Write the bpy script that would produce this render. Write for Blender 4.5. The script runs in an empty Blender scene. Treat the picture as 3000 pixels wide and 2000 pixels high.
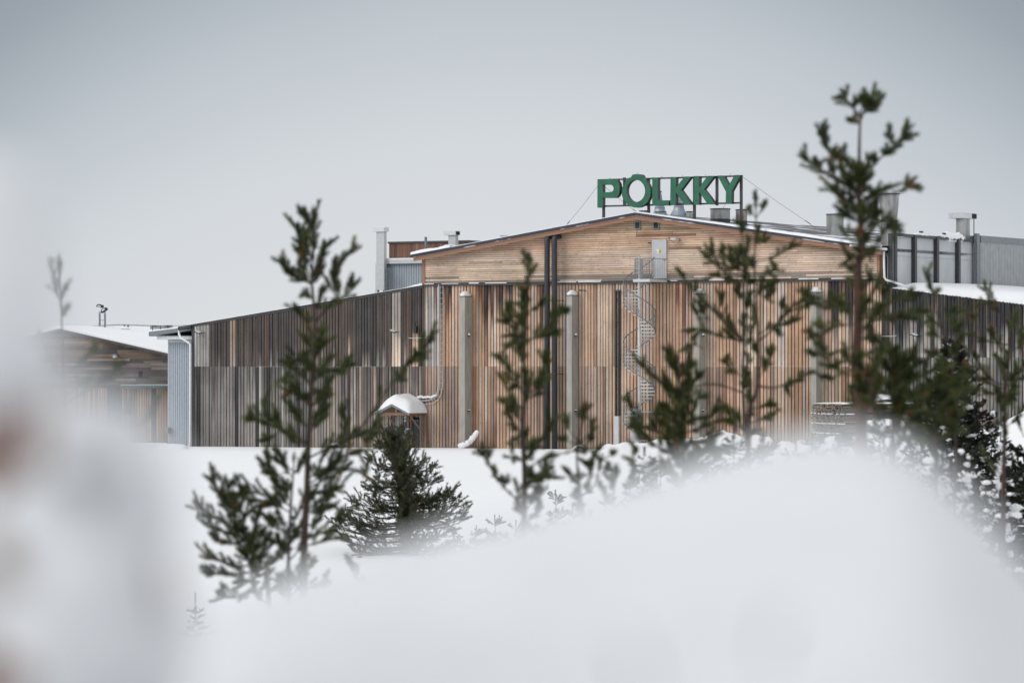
import bpy, math, random
import numpy as np
from mathutils import Vector, Matrix, noise as mnoise
R = math.radians
random.seed(7); rng = np.random.default_rng(7)
sc = bpy.context.scene
col = sc.collection
# ------------------------------------------------------------------ camera, sky, sun
F = 11250.0            # focal length in photograph pixels (3000 wide): a 135 mm lens
HOR = 1080.0           # horizon row in the photograph
cam_d = bpy.data.cameras.new('camera'); cam = bpy.data.objects.new('camera', cam_d); col.objects.link(cam)
cam.location = (0, 0, 0); cam.rotation_euler = (R(90), 0, 0)
cam_d.lens = 135.0; cam_d.sensor_width = 36.0; cam_d.sensor_fit = 'HORIZONTAL'
cam_d.shift_y = (HOR-1000)/3000.0
cam_d.clip_start = 0.05; cam_d.clip_end = 3000
cam_d.dof.use_dof = True; cam_d.dof.focus_distance = 212.0; cam_d.dof.aperture_fstop = 2.2
sc.camera = cam
SUN_EL, SUN_AZ = 32.0, 242.0
w = bpy.data.worlds.new('World'); sc.world = w; w.use_nodes = True
nt = w.node_tree; nt.nodes.clear()
N = nt.nodes.new; L = nt.links.new
out = N('ShaderNodeOutputWorld'); bg = N('ShaderNodeBackground'); bg.inputs[1].default_value = 0.1
sky = N('ShaderNodeTexSky'); sky.sky_type = 'NISHITA'; sky.sun_disc = False
sky.sun_elevation = R(SUN_EL); sky.sun_rotation = R(SUN_AZ); sky.dust_density = 4.0; sky.air_density = 1.0
hs = N('ShaderNodeHueSaturation'); hs.inputs['Saturation'].default_value = 0.25
L(sky.outputs[0], hs.inputs['Color'])
tc = N('ShaderNodeTexCoord'); sp = N('ShaderNodeSeparateXYZ'); L(tc.outputs['Generated'], sp.inputs[0])
# overcast layer: bright band low over the land, a heavier grey deck above it, brighter cloud overhead
m1 = N('ShaderNodeMath'); m1.operation = 'MULTIPLY'; L(sp.outputs[0], m1.inputs[0]); L(sp.outputs[0], m1.inputs[1])
m2 = N('ShaderNodeMath'); m2.operation = 'MULTIPLY_ADD'; L(m1.outputs[0], m2.inputs[0]); m2.inputs[1].default_value = 2.6; L(sp.outputs[2], m2.inputs[2])
m3 = N('ShaderNodeMath'); m3.operation = 'MINIMUM'; L(m2.outputs[0], m3.inputs[0]); m3.inputs[1].default_value = 1.0
m4 = N('ShaderNodeMath'); m4.operation = 'MAXIMUM'; L(m3.outputs[0], m4.inputs[0]); m4.inputs[1].default_value = 0.0
ramp = N('ShaderNodeValToRGB'); L(m4.outputs[0], ramp.inputs[0])
cr = ramp.color_ramp
cr.elements[0].position = 0.0; cr.elements[0].color = (.0735, .0755, .0775, 1)
cr.elements[1].position = 1.0; cr.elements[1].color = (.086, .088, .091, 1)
for p, c in ((.03, (.0715, .0740, .0765)), (.06, (.067, .0705, .074)), (.096, (.0525, .0572, .0618)), (.13, (.0345, .0390, .0435)), (.16, (.026, .030, .035)), (.30, (.072, .074, .077))):
    e = cr.elements.new(p); e.color = (*c, 1)
sc10 = N('ShaderNodeVectorMath'); sc10.operation = 'SCALE'; sc10.inputs['Scale'].default_value = 100.0; L(ramp.outputs[0], sc10.inputs[0])
nz = N('ShaderNodeTexNoise'); nz.inputs['Scale'].default_value = 9.0; nz.inputs['Detail'].default_value = 3.0; L(tc.outputs['Generated'], nz.inputs[0])
mr = N('ShaderNodeMapRange'); L(nz.outputs[0], mr.inputs[0]); mr.inputs[3].default_value = .965; mr.inputs[4].default_value = 1.035
sc11 = N('ShaderNodeVectorMath'); sc11.operation = 'SCALE'; L(sc10.outputs[0], sc11.inputs[0]); L(mr.outputs[0], sc11.inputs['Scale'])
mx = N('ShaderNodeMixRGB'); mx.inputs[0].default_value = 0.97; L(hs.outputs[0], mx.inputs[1]); L(sc11.outputs[0], mx.inputs[2])
L(mx.outputs[0], bg.inputs[0]); L(bg.outputs[0], out.inputs[0])
sd = bpy.data.lights.new('sun', 'SUN'); sd.energy = 0.95; sd.angle = R(25); sd.color = (1, .97, .93)
so = bpy.data.objects.new('sun', sd); col.objects.link(so)
so.rotation_euler = (R(90-SUN_EL), 0, R(-62))   # high behind the camera's left shoulder
vs = sc.view_settings; vs.view_transform = 'Standard'; vs.look = 'None'; vs.exposure = 0.0; vs.gamma = 1.0
sc.cycles.use_denoising = True
sc.cycles.max_bounces = 6; sc.cycles.diffuse_bounces = 3; sc.cycles.glossy_bounces = 2
sc.cycles.caustics_reflective = False; sc.cycles.caustics_refractive = False

# ------------------------------------------------------------------ materials
def newmat(name):
    m = bpy.data.materials.new(name); m.use_nodes = True
    return m, m.node_tree, m.node_tree.nodes['Principled BSDF']
def plain(name, c, rough=.7, metal=0., var=.12, scale=6., c2=None, bump=0., stretch=(1, 1, 1)):
    m, t, b = newmat(name)
    b.inputs['Roughness'].default_value = rough; b.inputs['Metallic'].default_value = metal
    tcn = t.nodes.new('ShaderNodeTexCoord'); mp = t.nodes.new('ShaderNodeMapping'); mp.inputs['Scale'].default_value = stretch
    t.links.new(tcn.outputs['Object'], mp.inputs[0])
    n = t.nodes.new('ShaderNodeTexNoise'); n.inputs['Scale'].default_value = scale; n.inputs['Detail'].default_value = 5
    t.links.new(mp.outputs[0], n.inputs[0])
    r = t.nodes.new('ShaderNodeValToRGB'); t.links.new(n.outputs[0], r.inputs[0])
    c2 = c2 or tuple(x*(1-2.2*var) for x in c)
    r.color_ramp.elements[0].position = .3; r.color_ramp.elements[0].color = (*c2, 1)
    r.color_ramp.elements[1].position = .65; r.color_ramp.elements[1].color = (*c, 1)
    t.links.new(r.outputs[0], b.inputs['Base Color'])
    if bump:
        bp = t.nodes.new('ShaderNodeBump'); bp.inputs['Strength'].default_value = bump; bp.inputs['Distance'].default_value = .05
        t.links.new(n.outputs[0], bp.inputs['Height']); t.links.new(bp.outputs[0], b.inputs['Normal'])
    return m
def boards_mat(name, stretch, spec=.2):
    """per-board colours (attributes tone / tone2 / zt) with grain; tone2 is the weathering that has run down the board to height zt"""
    m, t, b = newmat(name); b.inputs['Roughness'].default_value = .8; b.inputs['Specular IOR Level'].default_value = spec
    nn = t.nodes.new; ln = t.links.new
    a1 = nn('ShaderNodeAttribute'); a1.attribute_name = 'tone'
    a2 = nn('ShaderNodeAttribute'); a2.attribute_name = 'tone2'
    a3 = nn('ShaderNodeAttribute'); a3.attribute_name = 'zt'
    tcn = nn('ShaderNodeTexCoord'); mp = nn('ShaderNodeMapping'); mp.inputs['Scale'].default_value = stretch; ln(tcn.outputs['Object'], mp.inputs[0])
    n = nn('ShaderNodeTexNoise'); n.inputs['Scale'].default_value = 1; n.inputs['Detail'].default_value = 6; n.inputs['Roughness'].default_value = .65; ln(mp.outputs[0], n.inputs[0])
    sx = nn('ShaderNodeSeparateXYZ'); ln(tcn.outputs['Object'], sx.inputs[0])
    # transition, wobbling with the grain
    d = nn('ShaderNodeMath'); d.operation = 'SUBTRACT'; ln(sx.outputs[2], d.inputs[0]); ln(a3.outputs['Fac'], d.inputs[1])
    d2 = nn('ShaderNodeMath'); d2.operation = 'MULTIPLY_ADD'; ln(n.outputs[0], d2.inputs[0]); d2.inputs[1].default_value = 2.2; ln(d.outputs[0], d2.inputs[2])
    mr = nn('ShaderNodeMapRange'); ln(d2.outputs[0], mr.inputs[0]); mr.inputs[1].default_value = .35; mr.inputs[2].default_value = 1.75
    mx = nn('ShaderNodeMixRGB'); ln(mr.outputs[0], mx.inputs[0]); ln(a1.outputs['Color'], mx.inputs[1]); ln(a2.outputs['Color'], mx.inputs[2])
    g = nn('ShaderNodeMapRange'); ln(n.outputs[0], g.inputs[0]); g.inputs[1].default_value = .3; g.inputs[2].default_value = .7; g.inputs[3].default_value = .70; g.inputs[4].default_value = 1.22
    # knots
    mp2 = nn('ShaderNodeMapping'); mp2.inputs['Scale'].default_value = (9, 9, 3) if stretch[2] < stretch[0] else (2.2, 9, 9); ln(tcn.outputs['Object'], mp2.inputs[0])
    v = nn('ShaderNodeTexVoronoi'); v.inputs['Scale'].default_value = 1; ln(mp2.outputs[0], v.inputs[0])
    k = nn('ShaderNodeMapRange'); ln(v.outputs['Distance'], k.inputs[0]); k.inputs[1].default_value = .08; k.inputs[2].default_value = .2; k.inputs[3].default_value = .5; k.inputs[4].default_value = 1
    mm = nn('ShaderNodeMath'); mm.operation = 'MULTIPLY'; ln(g.outputs[0], mm.inputs[0]); ln(k.outputs[0], mm.inputs[1])
    n3 = nn('ShaderNodeTexNoise'); n3.inputs['Scale'].default_value = .55; n3.inputs['Detail'].default_value = 4; ln(tcn.outputs['Object'], n3.inputs[0])
    w3 = nn('ShaderNodeMapRange'); ln(n3.outputs[0], w3.inputs[0]); w3.inputs[1].default_value = .35; w3.inputs[2].default_value = .65; w3.inputs[3].default_value = .80; w3.inputs[4].default_value = 1.10
    m5 = nn('ShaderNodeMath'); m5.operation = 'MULTIPLY'; ln(mm.outputs[0], m5.inputs[0]); ln(w3.outputs[0], m5.inputs[1])
    s = nn('ShaderNodeVectorMath'); s.operation = 'SCALE'; ln(mx.outputs[0], s.inputs[0]); ln(m5.outputs[0], s.inputs['Scale'])
    ln(s.outputs[0], b.inputs['Base Color'])
    return m
M = {}
M['vboards'] = boards_mat('weathered_vertical_boards', (26, 26, .7))
M['hboards'] = boards_mat('horizontal_siding_boards', (1.1, 26, 30))
M['snow'] = plain('snow', (.87, .88, .89), .65, var=.01, scale=1.5, bump=.25)
M['snow'].node_tree.nodes['Principled BSDF'].inputs['Specular IOR Level'].default_value = .2
M['shade_snow'] = plain('shade_toned_snow', (.73, .745, .765), .7, var=.03, scale=9, bump=.4)  # near mound and clumps: their grey shading is put into the snow colour
M['young_bark'] = plain('reddish_young_bark', (.20, .085, .05), .9, var=.2, scale=30)
M['snow_lump'] = plain('lumpy_snow', (.87, .88, .89), .65, var=.01, scale=5, bump=.5)
M['concrete'] = plain('weathered_concrete', (.40, .39, .35), .85, var=.12, scale=3, c2=(.29, .285, .25), stretch=(1, 1, .35))
M['galv'] = plain('galvanised_steel', (.20, .23, .25), .5, .2, var=.12, scale=9)
M['galv_step'] = plain('grey_step_steel', (.62, .66, .68), .5, .1, var=.1, scale=9)
M['galv_lt'] = plain('pale_grey_steel', (.60, .62, .63), .5, .1, var=.06, scale=5)
M['black_pipe'] = plain('black_plastic_pipe', (.035, .04, .047), .45, var=.15)
M['dark_steel'] = plain('dark_steel', (.055, .057, .062), .5, .2, var=.15)
M['green'] = plain('green_sign_face', (.009, .135, .070), .45, var=.16, scale=2.5)
M['letter_side'] = plain('dark_letter_return', (.035, .033, .036), .5, var=.1)
M['white_pipe'] = plain('white_painted_pipe', (.78, .79, .80), .45, var=.05)
M['corr_blue'] = plain('blue_grey_corrugated_sheet', (.40, .45, .50), .5, .1, var=.06)
M['corr_grey'] = plain('grey_corrugated_sheet', (.40, .42, .43), .5, .1, var=.08, scale=2)
M['panel'] = plain('pale_wall_panel', (.50, .52, .53), .6, var=.07, scale=1.2, stretch=(1, 1, .4))
M['door'] = plain('pale_grey_door', (.52, .53, .54), .5, var=.04)
M['beam'] = plain('fresh_timber', (.25, .155, .095), .75, var=.15, stretch=(1, 1, 4))
M['soffit'] = plain('brown_soffit_boards', (.33, .185, .12), .8, var=.1, scale=12)
M['flash'] = plain('dark_flashing', (.05, .05, .055), .5, var=.2)
M['edge'] = plain('blue_black_roof_edge', (.035, .04, .075), .5, var=.1)
M['blue_fan'] = plain('blue_grey_fan_metal', (.16, .25, .38), .4, .3, var=.3, c2=(.45, .44, .42), scale=2)
M['fan'] = plain('ribbed_grey_steel', (.40, .41, .40), .45, .2, var=.25, scale=3, stretch=(1, 1, .3))
M['louvre'] = plain('louvre_grey', (.20, .24, .27), .5, .2, var=.08)
M['void'] = plain('dark_opening', (.012, .012, .013), .9, var=.1)
M['bark'] = plain('pine_bark', (.06, .035, .026), .9, var=.2, scale=30, c2=(.025, .02, .018))
M['bark_far'] = plain('dark_spruce_bark', (.05, .04, .035), .9, var=.2, scale=20)
M['red_bark'] = plain('reddish_pine_bark', (.085, .036, .024), .9, var=.2, scale=30, c2=(.035, .022, .018))
def needle_mat(name, a, bcol, tip):
    m, t, b = newmat(name); b.inputs['Roughness'].default_value = .6; b.inputs['Specular IOR Level'].default_value = .25
    at = t.nodes.new('ShaderNodeAttribute'); at.attribute_name = 'shade'
    r = t.nodes.new('ShaderNodeValToRGB'); t.links.new(at.outputs['Fac'], r.inputs[0])
    e = r.color_ramp.elements; e[0].position = 0; e[0].color = (*a, 1); e[1].position = .90; e[1].color = (*bcol, 1)
    x = e.new(.97); x.color = (*tip, 1)
    t.links.new(r.outputs[0], b.inputs['Base Color'])
    return m
M['needle'] = needle_mat('pine_needles', (.019, .032, .012), (.100, .122, .032), (.19, .080, .035))
M['needle_far'] = needle_mat('far_pine_needles', (.030, .037, .026), (.125, .130, .070), (.13, .075, .04))
M['needle_dark'] = needle_mat('dark_spruce_needles', (.010, .013, .010), (.035, .04, .022), (.09, .05, .035))
M['red'] = plain('red_paint', (.45, .03, .02), .5); M['yellow'] = plain('yellow_plate', (.75, .55, .03), .5, var=.02)
M['white'] = plain('white_plate', (.80, .80, .80), .5, var=.02); M['black'] = plain('black_paint', (.02, .02, .02), .6)
M['box'] = plain('blue_grey_cabinet', (.19, .24, .26), .5, var=.06); M['glass'] = plain('lamp_glass', (.62, .70, .72), .15, var=.04)
M['turq'] = plain('turquoise_light_strip', (.22, .38, .34), .5, var=.05)
M['stone'] = plain('dark_stone', (.10, .10, .10), .9, var=.2)
M['rust'] = plain('rust_brown_steel', (.22, .09, .05), .8, var=.2)
def roof_mat():
    m, t, b = newmat('dark_roof_with_snow_patches'); b.inputs['Roughness'].default_value = .7
    tcn = t.nodes.new('ShaderNodeTexCoord'); mp = t.nodes.new('ShaderNodeMapping'); mp.inputs['Scale'].default_value = (1.0, .22, 1); t.links.new(tcn.outputs['Object'], mp.inputs[0])
    n = t.nodes.new('ShaderNodeTexNoise'); n.inputs['Scale'].default_value = .8; n.inputs['Detail'].default_value = 6; t.links.new(mp.outputs[0], n.inputs[0])
    r = t.nodes.new('ShaderNodeValToRGB'); t.links.new(n.outputs[0], r.inputs[0])
    e = r.color_ramp.elements; e[0].position = .52; e[0].color = (.085, .087, .095, 1); e[1].position = .60; e[1].color = (.80, .82, .85, 1)
    t.links.new(r.outputs[0], b.inputs['Base Color']); return m
M['roof'] = roof_mat()

# ------------------------------------------------------------------ frames and helpers
TH, D = R(30), 212.0
s_, c_ = math.sin(TH), math.cos(TH)
X0 = 380*D/F; GZ = -4.5
def fp(px, py, v=0.):
    """point of the hall's own frame (u along the front, v back, z up) on the plane v that the photograph shows at px,py"""
    a = px-1500
    u = (a*(D+v*c_)-F*(X0+v*s_))/(F*c_+a*s_)
    Y = D-u*s_+v*c_
    return u, v, (HOR-py)*Y/F-GZ
def fu(px, v=0.): return fp(px, 1000, v)[0]
def l2w(u, v, z): return Vector((X0+u*c_+v*s_, D-u*s_+v*c_, z+GZ))
def wp(px, py, Y): return Vector(((px-1500)*Y/F, Y, (HOR-py)*Y/F))
def tag(o, label, cat, group=None, kind=None):
    if label: o['label'] = label
    if cat: o['category'] = cat
    if group: o['group'] = group
    if kind: o['kind'] = kind
    return o
def thing(name, label, cat, base=(0, 0, 0), group=None, hall=True):
    o = bpy.data.objects.new(name, None); col.objects.link(o); o.empty_display_size = .3
    if hall:
        o.location = l2w(*base); o.rotation_euler = (0, 0, -TH)
    else: o.location = base
    tag(o, label, cat, group); o['_b'] = list(base) if hall else [0, 0, 0]
    return o
class MB:
    def __init__(s): s.v = []; s.f = []; s.a = []; s.cur = None
    def quad(s, *p):
        n = len(s.v); s.v += [tuple(q) for q in p]; s.f.append(tuple(range(n, n+len(p)))); s.a.append(s.cur)
    def box(s, a, b, c, d, e, f):
        n = len(s.v)
        s.v += [(a, c, e), (b, c, e), (b, d, e), (a, d, e), (a, c, f), (b, c, f), (b, d, f), (a, d, f)]
        for q in ((0, 3, 2, 1), (4, 5, 6, 7), (0, 1, 5, 4), (1, 2, 6, 5), (2, 3, 7, 6), (3, 0, 4, 7)):
            s.f.append(tuple(n+i for i in q)); s.a.append(s.cur)
    def prism(s, poly, v0, v1, plane='uz'):
        """poly in (u,z) extruded along v"""
        n = len(s.v); k = len(poly)
        if plane == 'uz':
            s.v += [(p[0], v0, p[1]) for p in poly]+[(p[0], v1, p[1]) for p in poly]
        else:  # 'vz' extruded along u
            s.v += [(v0, p[0], p[1]) for p in poly]+[(v1, p[0], p[1]) for p in poly]
        s.f.append(tuple(range(n, n+k))); s.a.append(s.cur)
        s.f.append(tuple(range(n+2*k-1, n+k-1, -1))); s.a.append(s.cur)
        for i in range(k):
            j = (i+1) % k; s.f.append((n+i, n+k+i, n+k+j, n+j)); s.a.append(s.cur)
    def tube(s, pts, r, n=8, cap=True):
        pts = [Vector(p) for p in pts]; rr = r if isinstance(r, (list, tuple)) else [r]*len(pts)
        base = len(s.v); prev = None
        for i, p in enumerate(pts):
            t = (pts[min(i+1, len(pts)-1)]-pts[max(i-1, 0)]).normalized()
            if prev is None:
                ref = Vector((0, 0, 1)) if abs(t.z) < .9 else Vector((1, 0, 0)); x = t.cross(ref).normalized()
            else: x = (prev-t*prev.dot(t)).normalized()
            prev = x; y = t.cross(x)
            for k in range(n):
                a = 2*math.pi*k/n; s.v.append(tuple(p+(x*math.cos(a)+y*math.sin(a))*rr[i]))
        for i in range(len(pts)-1):
            for k in range(n):
                a = base+i*n+k; b = base+i*n+(k+1) % n; s.f.append((a, b, b+n, a+n)); s.a.append(s.cur)
        if cap:
            s.f.append(tuple(base+k for k in range(n))[::-1]); s.a.append(s.cur)
            e = base+(len(pts)-1)*n; s.f.append(tuple(e+k for k in range(n))); s.a.append(s.cur)
    def lathe(s, cx, cy, prof, n=20):
        base = len(s.v)
        for r, z in prof:
            for k in range(n):
                a = 2*math.pi*k/n; s.v.append((cx+r*math.cos(a), cy+r*math.sin(a), z))
        for i in range(len(prof)-1):
            for k in range(n):
                a = base+i*n+k; b = base+i*n+(k+1) % n; s.f.append((a, b, b+n, a+n)); s.a.append(s.cur)
        e = base+(len(prof)-1)*n; s.f.append(tuple(e+k for k in range(n))); s.a.append(s.cur)
    def blob(s, c, r, seed=0, amp=.18, n=12, m=8, fl=0.):
        base = len(s.v); c = Vector(c)
        for i in range(m+1):
            t = math.pi*i/m
            for k in range(n):
                a = 2*math.pi*k/n
                d = Vector((math.sin(t)*math.cos(a), math.sin(t)*math.sin(a), math.cos(t)))
                g = 1+amp*mnoise.noise(d*1.6+Vector((seed*3.1, seed*1.7, 0)))*1.6
                z = d.z*g*r[2]
                if fl and z < -fl*r[2]: z = -fl*r[2]
                s.v.append((c.x+d.x*g*r[0], c.y+d.y*g*r[1], c.z+z))
        for i in range(m):
            for k in range(n):
                a = base+i*n+k; b = base+i*n+(k+1) % n; s.f.append((a, a+n, b+n, b)); s.a.append(s.cur)
    def build(s, name, mat, parent=None, smooth=False, label=None):
        me = bpy.data.meshes.new(name)
        off = Vector(parent['_b']) if parent is not None and '_b' in parent else Vector((0, 0, 0))
        me.from_pydata([tuple(Vector(v)-off) for v in s.v], [], s.f)
        if any(a is not None for a in s.a):
            for nm, i in (('tone', 0), ('tone2', 1)):
                at = me.attributes.new(nm, 'FLOAT_COLOR', 'FACE')
                at.data.foreach_set('color', [x for a in s.a for x in ((*(a or ((.3,)*3, (.3,)*3, 99))[i], 1))])
            at = me.attributes.new('zt', 'FLOAT', 'FACE'); at.data.foreach_set('value', [(a or (0, 0, 99))[2] for a in s.a])
        me.materials.append(M[mat] if isinstance(mat, str) else mat)
        if smooth:
            me.polygons.foreach_set('use_smooth', [True]*len(me.polygons))
        me.update()
        o = bpy.data.objects.new(name, me); col.objects.link(o)
        if parent is not None:
            o.parent = parent
            o['_b'] = parent['_b'] if '_b' in parent else [0, 0, 0]
        else: o['_b'] = [0, 0, 0]
        if label: o['label'] = label
        return o
def hall_obj(mb, name, mat, base, label, cat, group=None, smooth=False):
    """a thing that is one mesh, modelled in the hall's frame, its origin at base"""
    d = {'_b': list(base)}
    class P: pass
    me_o = mb.build(name, mat, None, smooth)
    for v in me_o.data.vertices: v.co -= Vector(base)
    me_o.location = l2w(*base); me_o.rotation_euler = (0, 0, -TH)
    return tag(me_o, label, cat, group)
def jit(c, a=.12):
    k = 1+random.uniform(-a, a); return tuple(max(.003, x*k*(1+random.uniform(-.04, .04))) for x in c)
def pick(ws):
    t = random.random()*sum(x[0] for x in ws)
    for x in ws:
        t -= x[0]
        if t <= 0: return x[1]
    return ws[-1][1]

# ------------------------------------------------------------------ ground
def ss(a, b, x): t = min(1, max(0, (x-a)/(b-a))); return t*t*(3-2*t)
def ground_z(x, y):
    if y > 185: far = -4.43-.012*(min(y, 260)-212)
    else: far = -4.43+.012*27-3.0*ss(185, 105, y)
    z = far+.10*mnoise.noise(Vector((x*.08, y*.05, 0)))+.03*mnoise.noise(Vector((x*.5, y*.25, 3)))
    near = -1.7
    t = ss(7, 34, y)
    return near*(1-t)+z*t
g = MB(); ys = [-30, -8, 0, 3, 6, 9, 12, 16, 20, 26, 32, 40]+list(range(48, 300, 4))+[320, 380, 480, 700, 1100, 1800]
nx = 60; rows = []
for y in ys:
    W = 40+abs(y)*.55+(900 if y > 600 else 0)
    for i in range(nx+1):
        x = (i/nx*2-1); x = math.copysign(abs(x)**1.25, x)*W
        g.v.append((x, y, ground_z(x, y)))
for j in range(len(ys)-1):
    for i in range(nx):
        a = j*(nx+1)+i; g.f.append((a, a+1, a+nx+2, a+nx+1)); g.a.append(None)
go = g.build('snow_ground', 'snow', None, True); go['kind'] = 'structure'

# ------------------------------------------------------------------ the hall
hall = thing('timber_hall', 'long timber-clad industrial hall with wide gable, brown weathered boards and snowy roof edge', 'industrial hall')
ZB = -.6
zG = (fp(1240, 830)[2]+fp(2585, 815)[2])/2          # where the gable siding starts
uL, uR = fu(1240), fu(2585)
zA = fp(1880, 625)[2]; zE = (fp(1240, 748)[2]+fp(2585, 726)[2])/2
slope = (zA-zE)/uR
def zroof(u): return zA-slope*abs(u)
zJ = fp(1900, 1073)[2]
TAN, ORG, GRY, PNK, DRK, CHR = (.64, .465, .35), (.49, .285, .17), (.41, .36, .32), (.68, .545, .435), (.15, .092, .068), (.055, .053, .056)
LGR, SLV = (.36, .34, .32), (.52, .49, .46)
def board_wall(mb, u0, u1, zbot, ztop, rows, style, v=0.):
    """ztop(u): top line; rows: heights of the horizontal joints; style(u,row) -> tone, tone2, zt"""
    u = u0; k = 0
    while u < u1-.01:
        over = k % 2 == 0
        wdt = random.uniform(.115, .165) if over else random.uniform(.045, .075)
        ue = min(u1, u+wdt); lv = [zbot]+list(rows)+[None]
        for r in range(len(lv)-1):
            st = style((u+ue)/2, r, over); mb.cur = st
            z0 = lv[r]; e0, e1 = (ztop(u), ztop(ue)) if lv[r+1] is None else (lv[r+1]-.006,)*2
            if e0 <= z0: continue
            vv = v-(.05 if over else 0)
            A, B, C_, D_ = (u, vv, z0), (ue, vv, z0), (ue, vv, e1), (u, vv, e0)
            mb.quad(A, B, C_, D_)
            if over:
                for p, q in ((D_, A), (B, C_)):
                    mb.quad((p[0], p[1]+.06, p[2]), (q[0], q[1]+.06, q[2]), q, p)
        u = ue; k += 1
    mb.cur = None
def px_of(u, v=0.): return 1500+F*(X0+u*c_+v*s_)/(D-u*s_+v*c_)
def n1(x, s=0): return mnoise.noise(Vector((x, s, .37)))
def lerp3(a, b, t): return tuple(x+(y-x)*t for x, y in zip(a, b))
def st_main(u, r, over):
    p = px_of(u)
    dark_zone = (1262 < p < 1330) or (1392 < p < 1515) or (1575 < p < 1600) or (1985 < p < 2030) or (2430 < p < 2540)
    t = lerp3(TAN, PNK, min(1, max(0, .45+1.1*n1(u*.6, 2)))); t = lerp3(t, ORG, min(.75, max(0, .15+1.2*n1(u*.9, 8)+(.12 if r == 0 else 0))))
    k = random.random()
    if k < .07: t = lerp3(t, DRK, .6)
    elif k < .17: t = lerp3(t, ORG, .6)
    elif k < .25: t = lerp3(t, SLV, .6)
    if r == 0:
        g = min(.5, max(0, .0+1.1*n1(u*.5, 15))); t = lerp3(t, (.36, .30, .26), g)
        if random.random() < .16: t = lerp3(t, DRK, random.uniform(.3, .7))
        if p < 1330: t = lerp3(t, (.34, .29, .25), .4)
        if p > 2250: t = tuple(x*.9 for x in t)
        t2 = t; t = lerp3(t, pick([(3, t), (1, DRK), (1, (.30, .26, .23))]), .45); zt = random.uniform(.3, 2.2)
    else:
        if p < 1290: t = pick([(3, SLV), (2, LGR), (1, GRY), (1, PNK)])
        if dark_zone: t2 = pick([(3, DRK), (2, CHR), (1, (.24, .12, .075)), (1., t)]); zt = zG-abs(random.gauss(.9, .8))-.5
        else: t2 = lerp3(t, pick([(2, DRK), (2, ORG), (3, t)]), .7); zt = zG-abs(random.gauss(0, .45))+.3
    if not over: t = tuple(x*.42 for x in t); t2 = tuple(x*.42 for x in t2)  # recessed boards darkened, the shade of the gaps put into their colour
    return jit(t, .09), jit(t2, .09), zt
def st_left(u, r, over):
    p = px_of(u); q = (p-560)/680
    if r == 1:
        t = lerp3((.072, .068, .068), (.14, .108, .088), min(1, max(0, .3+1.3*n1(u*.5, 3)+random.uniform(-.3, .4))))
        k = random.random()
        t = lerp3(t, (.10, .092, .085), .25)
        if k < .07: t = (.19, .12, .09)
        elif k < .09: t = (.36, .27, .21)
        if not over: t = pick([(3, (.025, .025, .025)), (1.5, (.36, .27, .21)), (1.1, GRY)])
        if p < 612: t = pick([(1, CHR), (3, LGR), (1, SLV)])
        t2 = tuple(x*.75 for x in t); zt = random.uniform(6, 11)
        if q > .5 and random.random() < .30: t2 = t; t = pick([(2, GRY), (2, TAN), (1, SLV)]); zt = zJ+random.uniform(.0, .7)+(random.random() < .25)*1.2
        elif random.random() < .18: t2 = t; t = pick([(2, (.25, .24, .23)), (1, LGR), (1, (.3, .23, .18))]); zt = zJ+abs(random.gauss(-.2, .5))
        if 1150 < p < 1175 and over: t2 = t; t = PNK; zt = fp(1160, 985)[2]-random.random()*.3
    else:
        t = lerp3((.125, .12, .115), (.30, .28, .262), min(1, max(0, .45+1.2*n1(u*.45, 4)+random.uniform(-.4, .4))))
        k = random.random()
        if k < .10: t = CHR
        elif k < .17: t = (.44, .42, .39)
        if q > .45: t = lerp3(t, PNK if k > .5 else (.26, .19, .15), random.uniform(0, .75)*min(1, (q-.45)*3))
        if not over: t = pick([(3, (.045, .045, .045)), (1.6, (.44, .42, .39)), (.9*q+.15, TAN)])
        t2 = lerp3(t, (.085, .078, .075), random.uniform(.2, .95)); zt = zJ-abs(random.gauss(.7, 1.3))
    return jit(t, .12), jit(t2, .12), zt
def st_right(u, r, over):
    p = px_of(u)
    if r == 1:
        t2 = (.045, .045, .05) if random.random() < .85 else pick([(1, (.09, .07, .06)), (1, (.20, .17, .14))])
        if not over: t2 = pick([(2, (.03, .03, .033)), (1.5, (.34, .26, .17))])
        t = lerp3(LGR, SLV, random.random()*.7) if over else pick([(2, (.06, .06, .06)), (1, (.36, .28, .20)), (1, LGR)])
        if random.random() < .15: t = CHR
        zt = fp(p, 965, 0)[2]-random.uniform(-.9, 1.0)+(p > 2800)*-.8
        if p < 2660: zt -= 1.0
    else:
        t = lerp3((.17, .165, .16), LGR, random.random()*.9); t2 = t; zt = 9
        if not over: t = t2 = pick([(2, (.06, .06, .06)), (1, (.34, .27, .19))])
    return jit(t, .14), jit(t2, .14), zt
zL0, zL1 = fp(562, 953)[2], fp(1240, 838)[2]; u562 = fu(562)
zR0, zR1 = fp(2587, 839)[2], fp(3000, 890)[2]; u3000 = fu(3000); uRE = u3000+9
def ztl(u): return zL0+(zL1-zL0)*(u-u562)/(uL-u562)
def ztr(u): return zR0+(zR1-zR0)*(u-uR)/(u3000-uR)
u1248 = fu(1248)
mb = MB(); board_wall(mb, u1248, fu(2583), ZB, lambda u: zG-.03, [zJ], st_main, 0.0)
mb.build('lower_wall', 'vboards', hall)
random.seed(11)
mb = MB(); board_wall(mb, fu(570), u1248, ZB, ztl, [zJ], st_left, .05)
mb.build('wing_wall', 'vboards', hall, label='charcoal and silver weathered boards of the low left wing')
mb = MB(); mb.box(u562, fu(570), -.02, .3, ZB, zL0-.02); mb.build('corner_board', 'flash', hall)
mb = MB(); zJR = fp(2880, 1047)[2]; board_wall(mb, fu(2585), uRE, ZB, lambda u: ztr(u)-(random.uniform(0, .05)), [zJR], st_right, .05)
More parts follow.
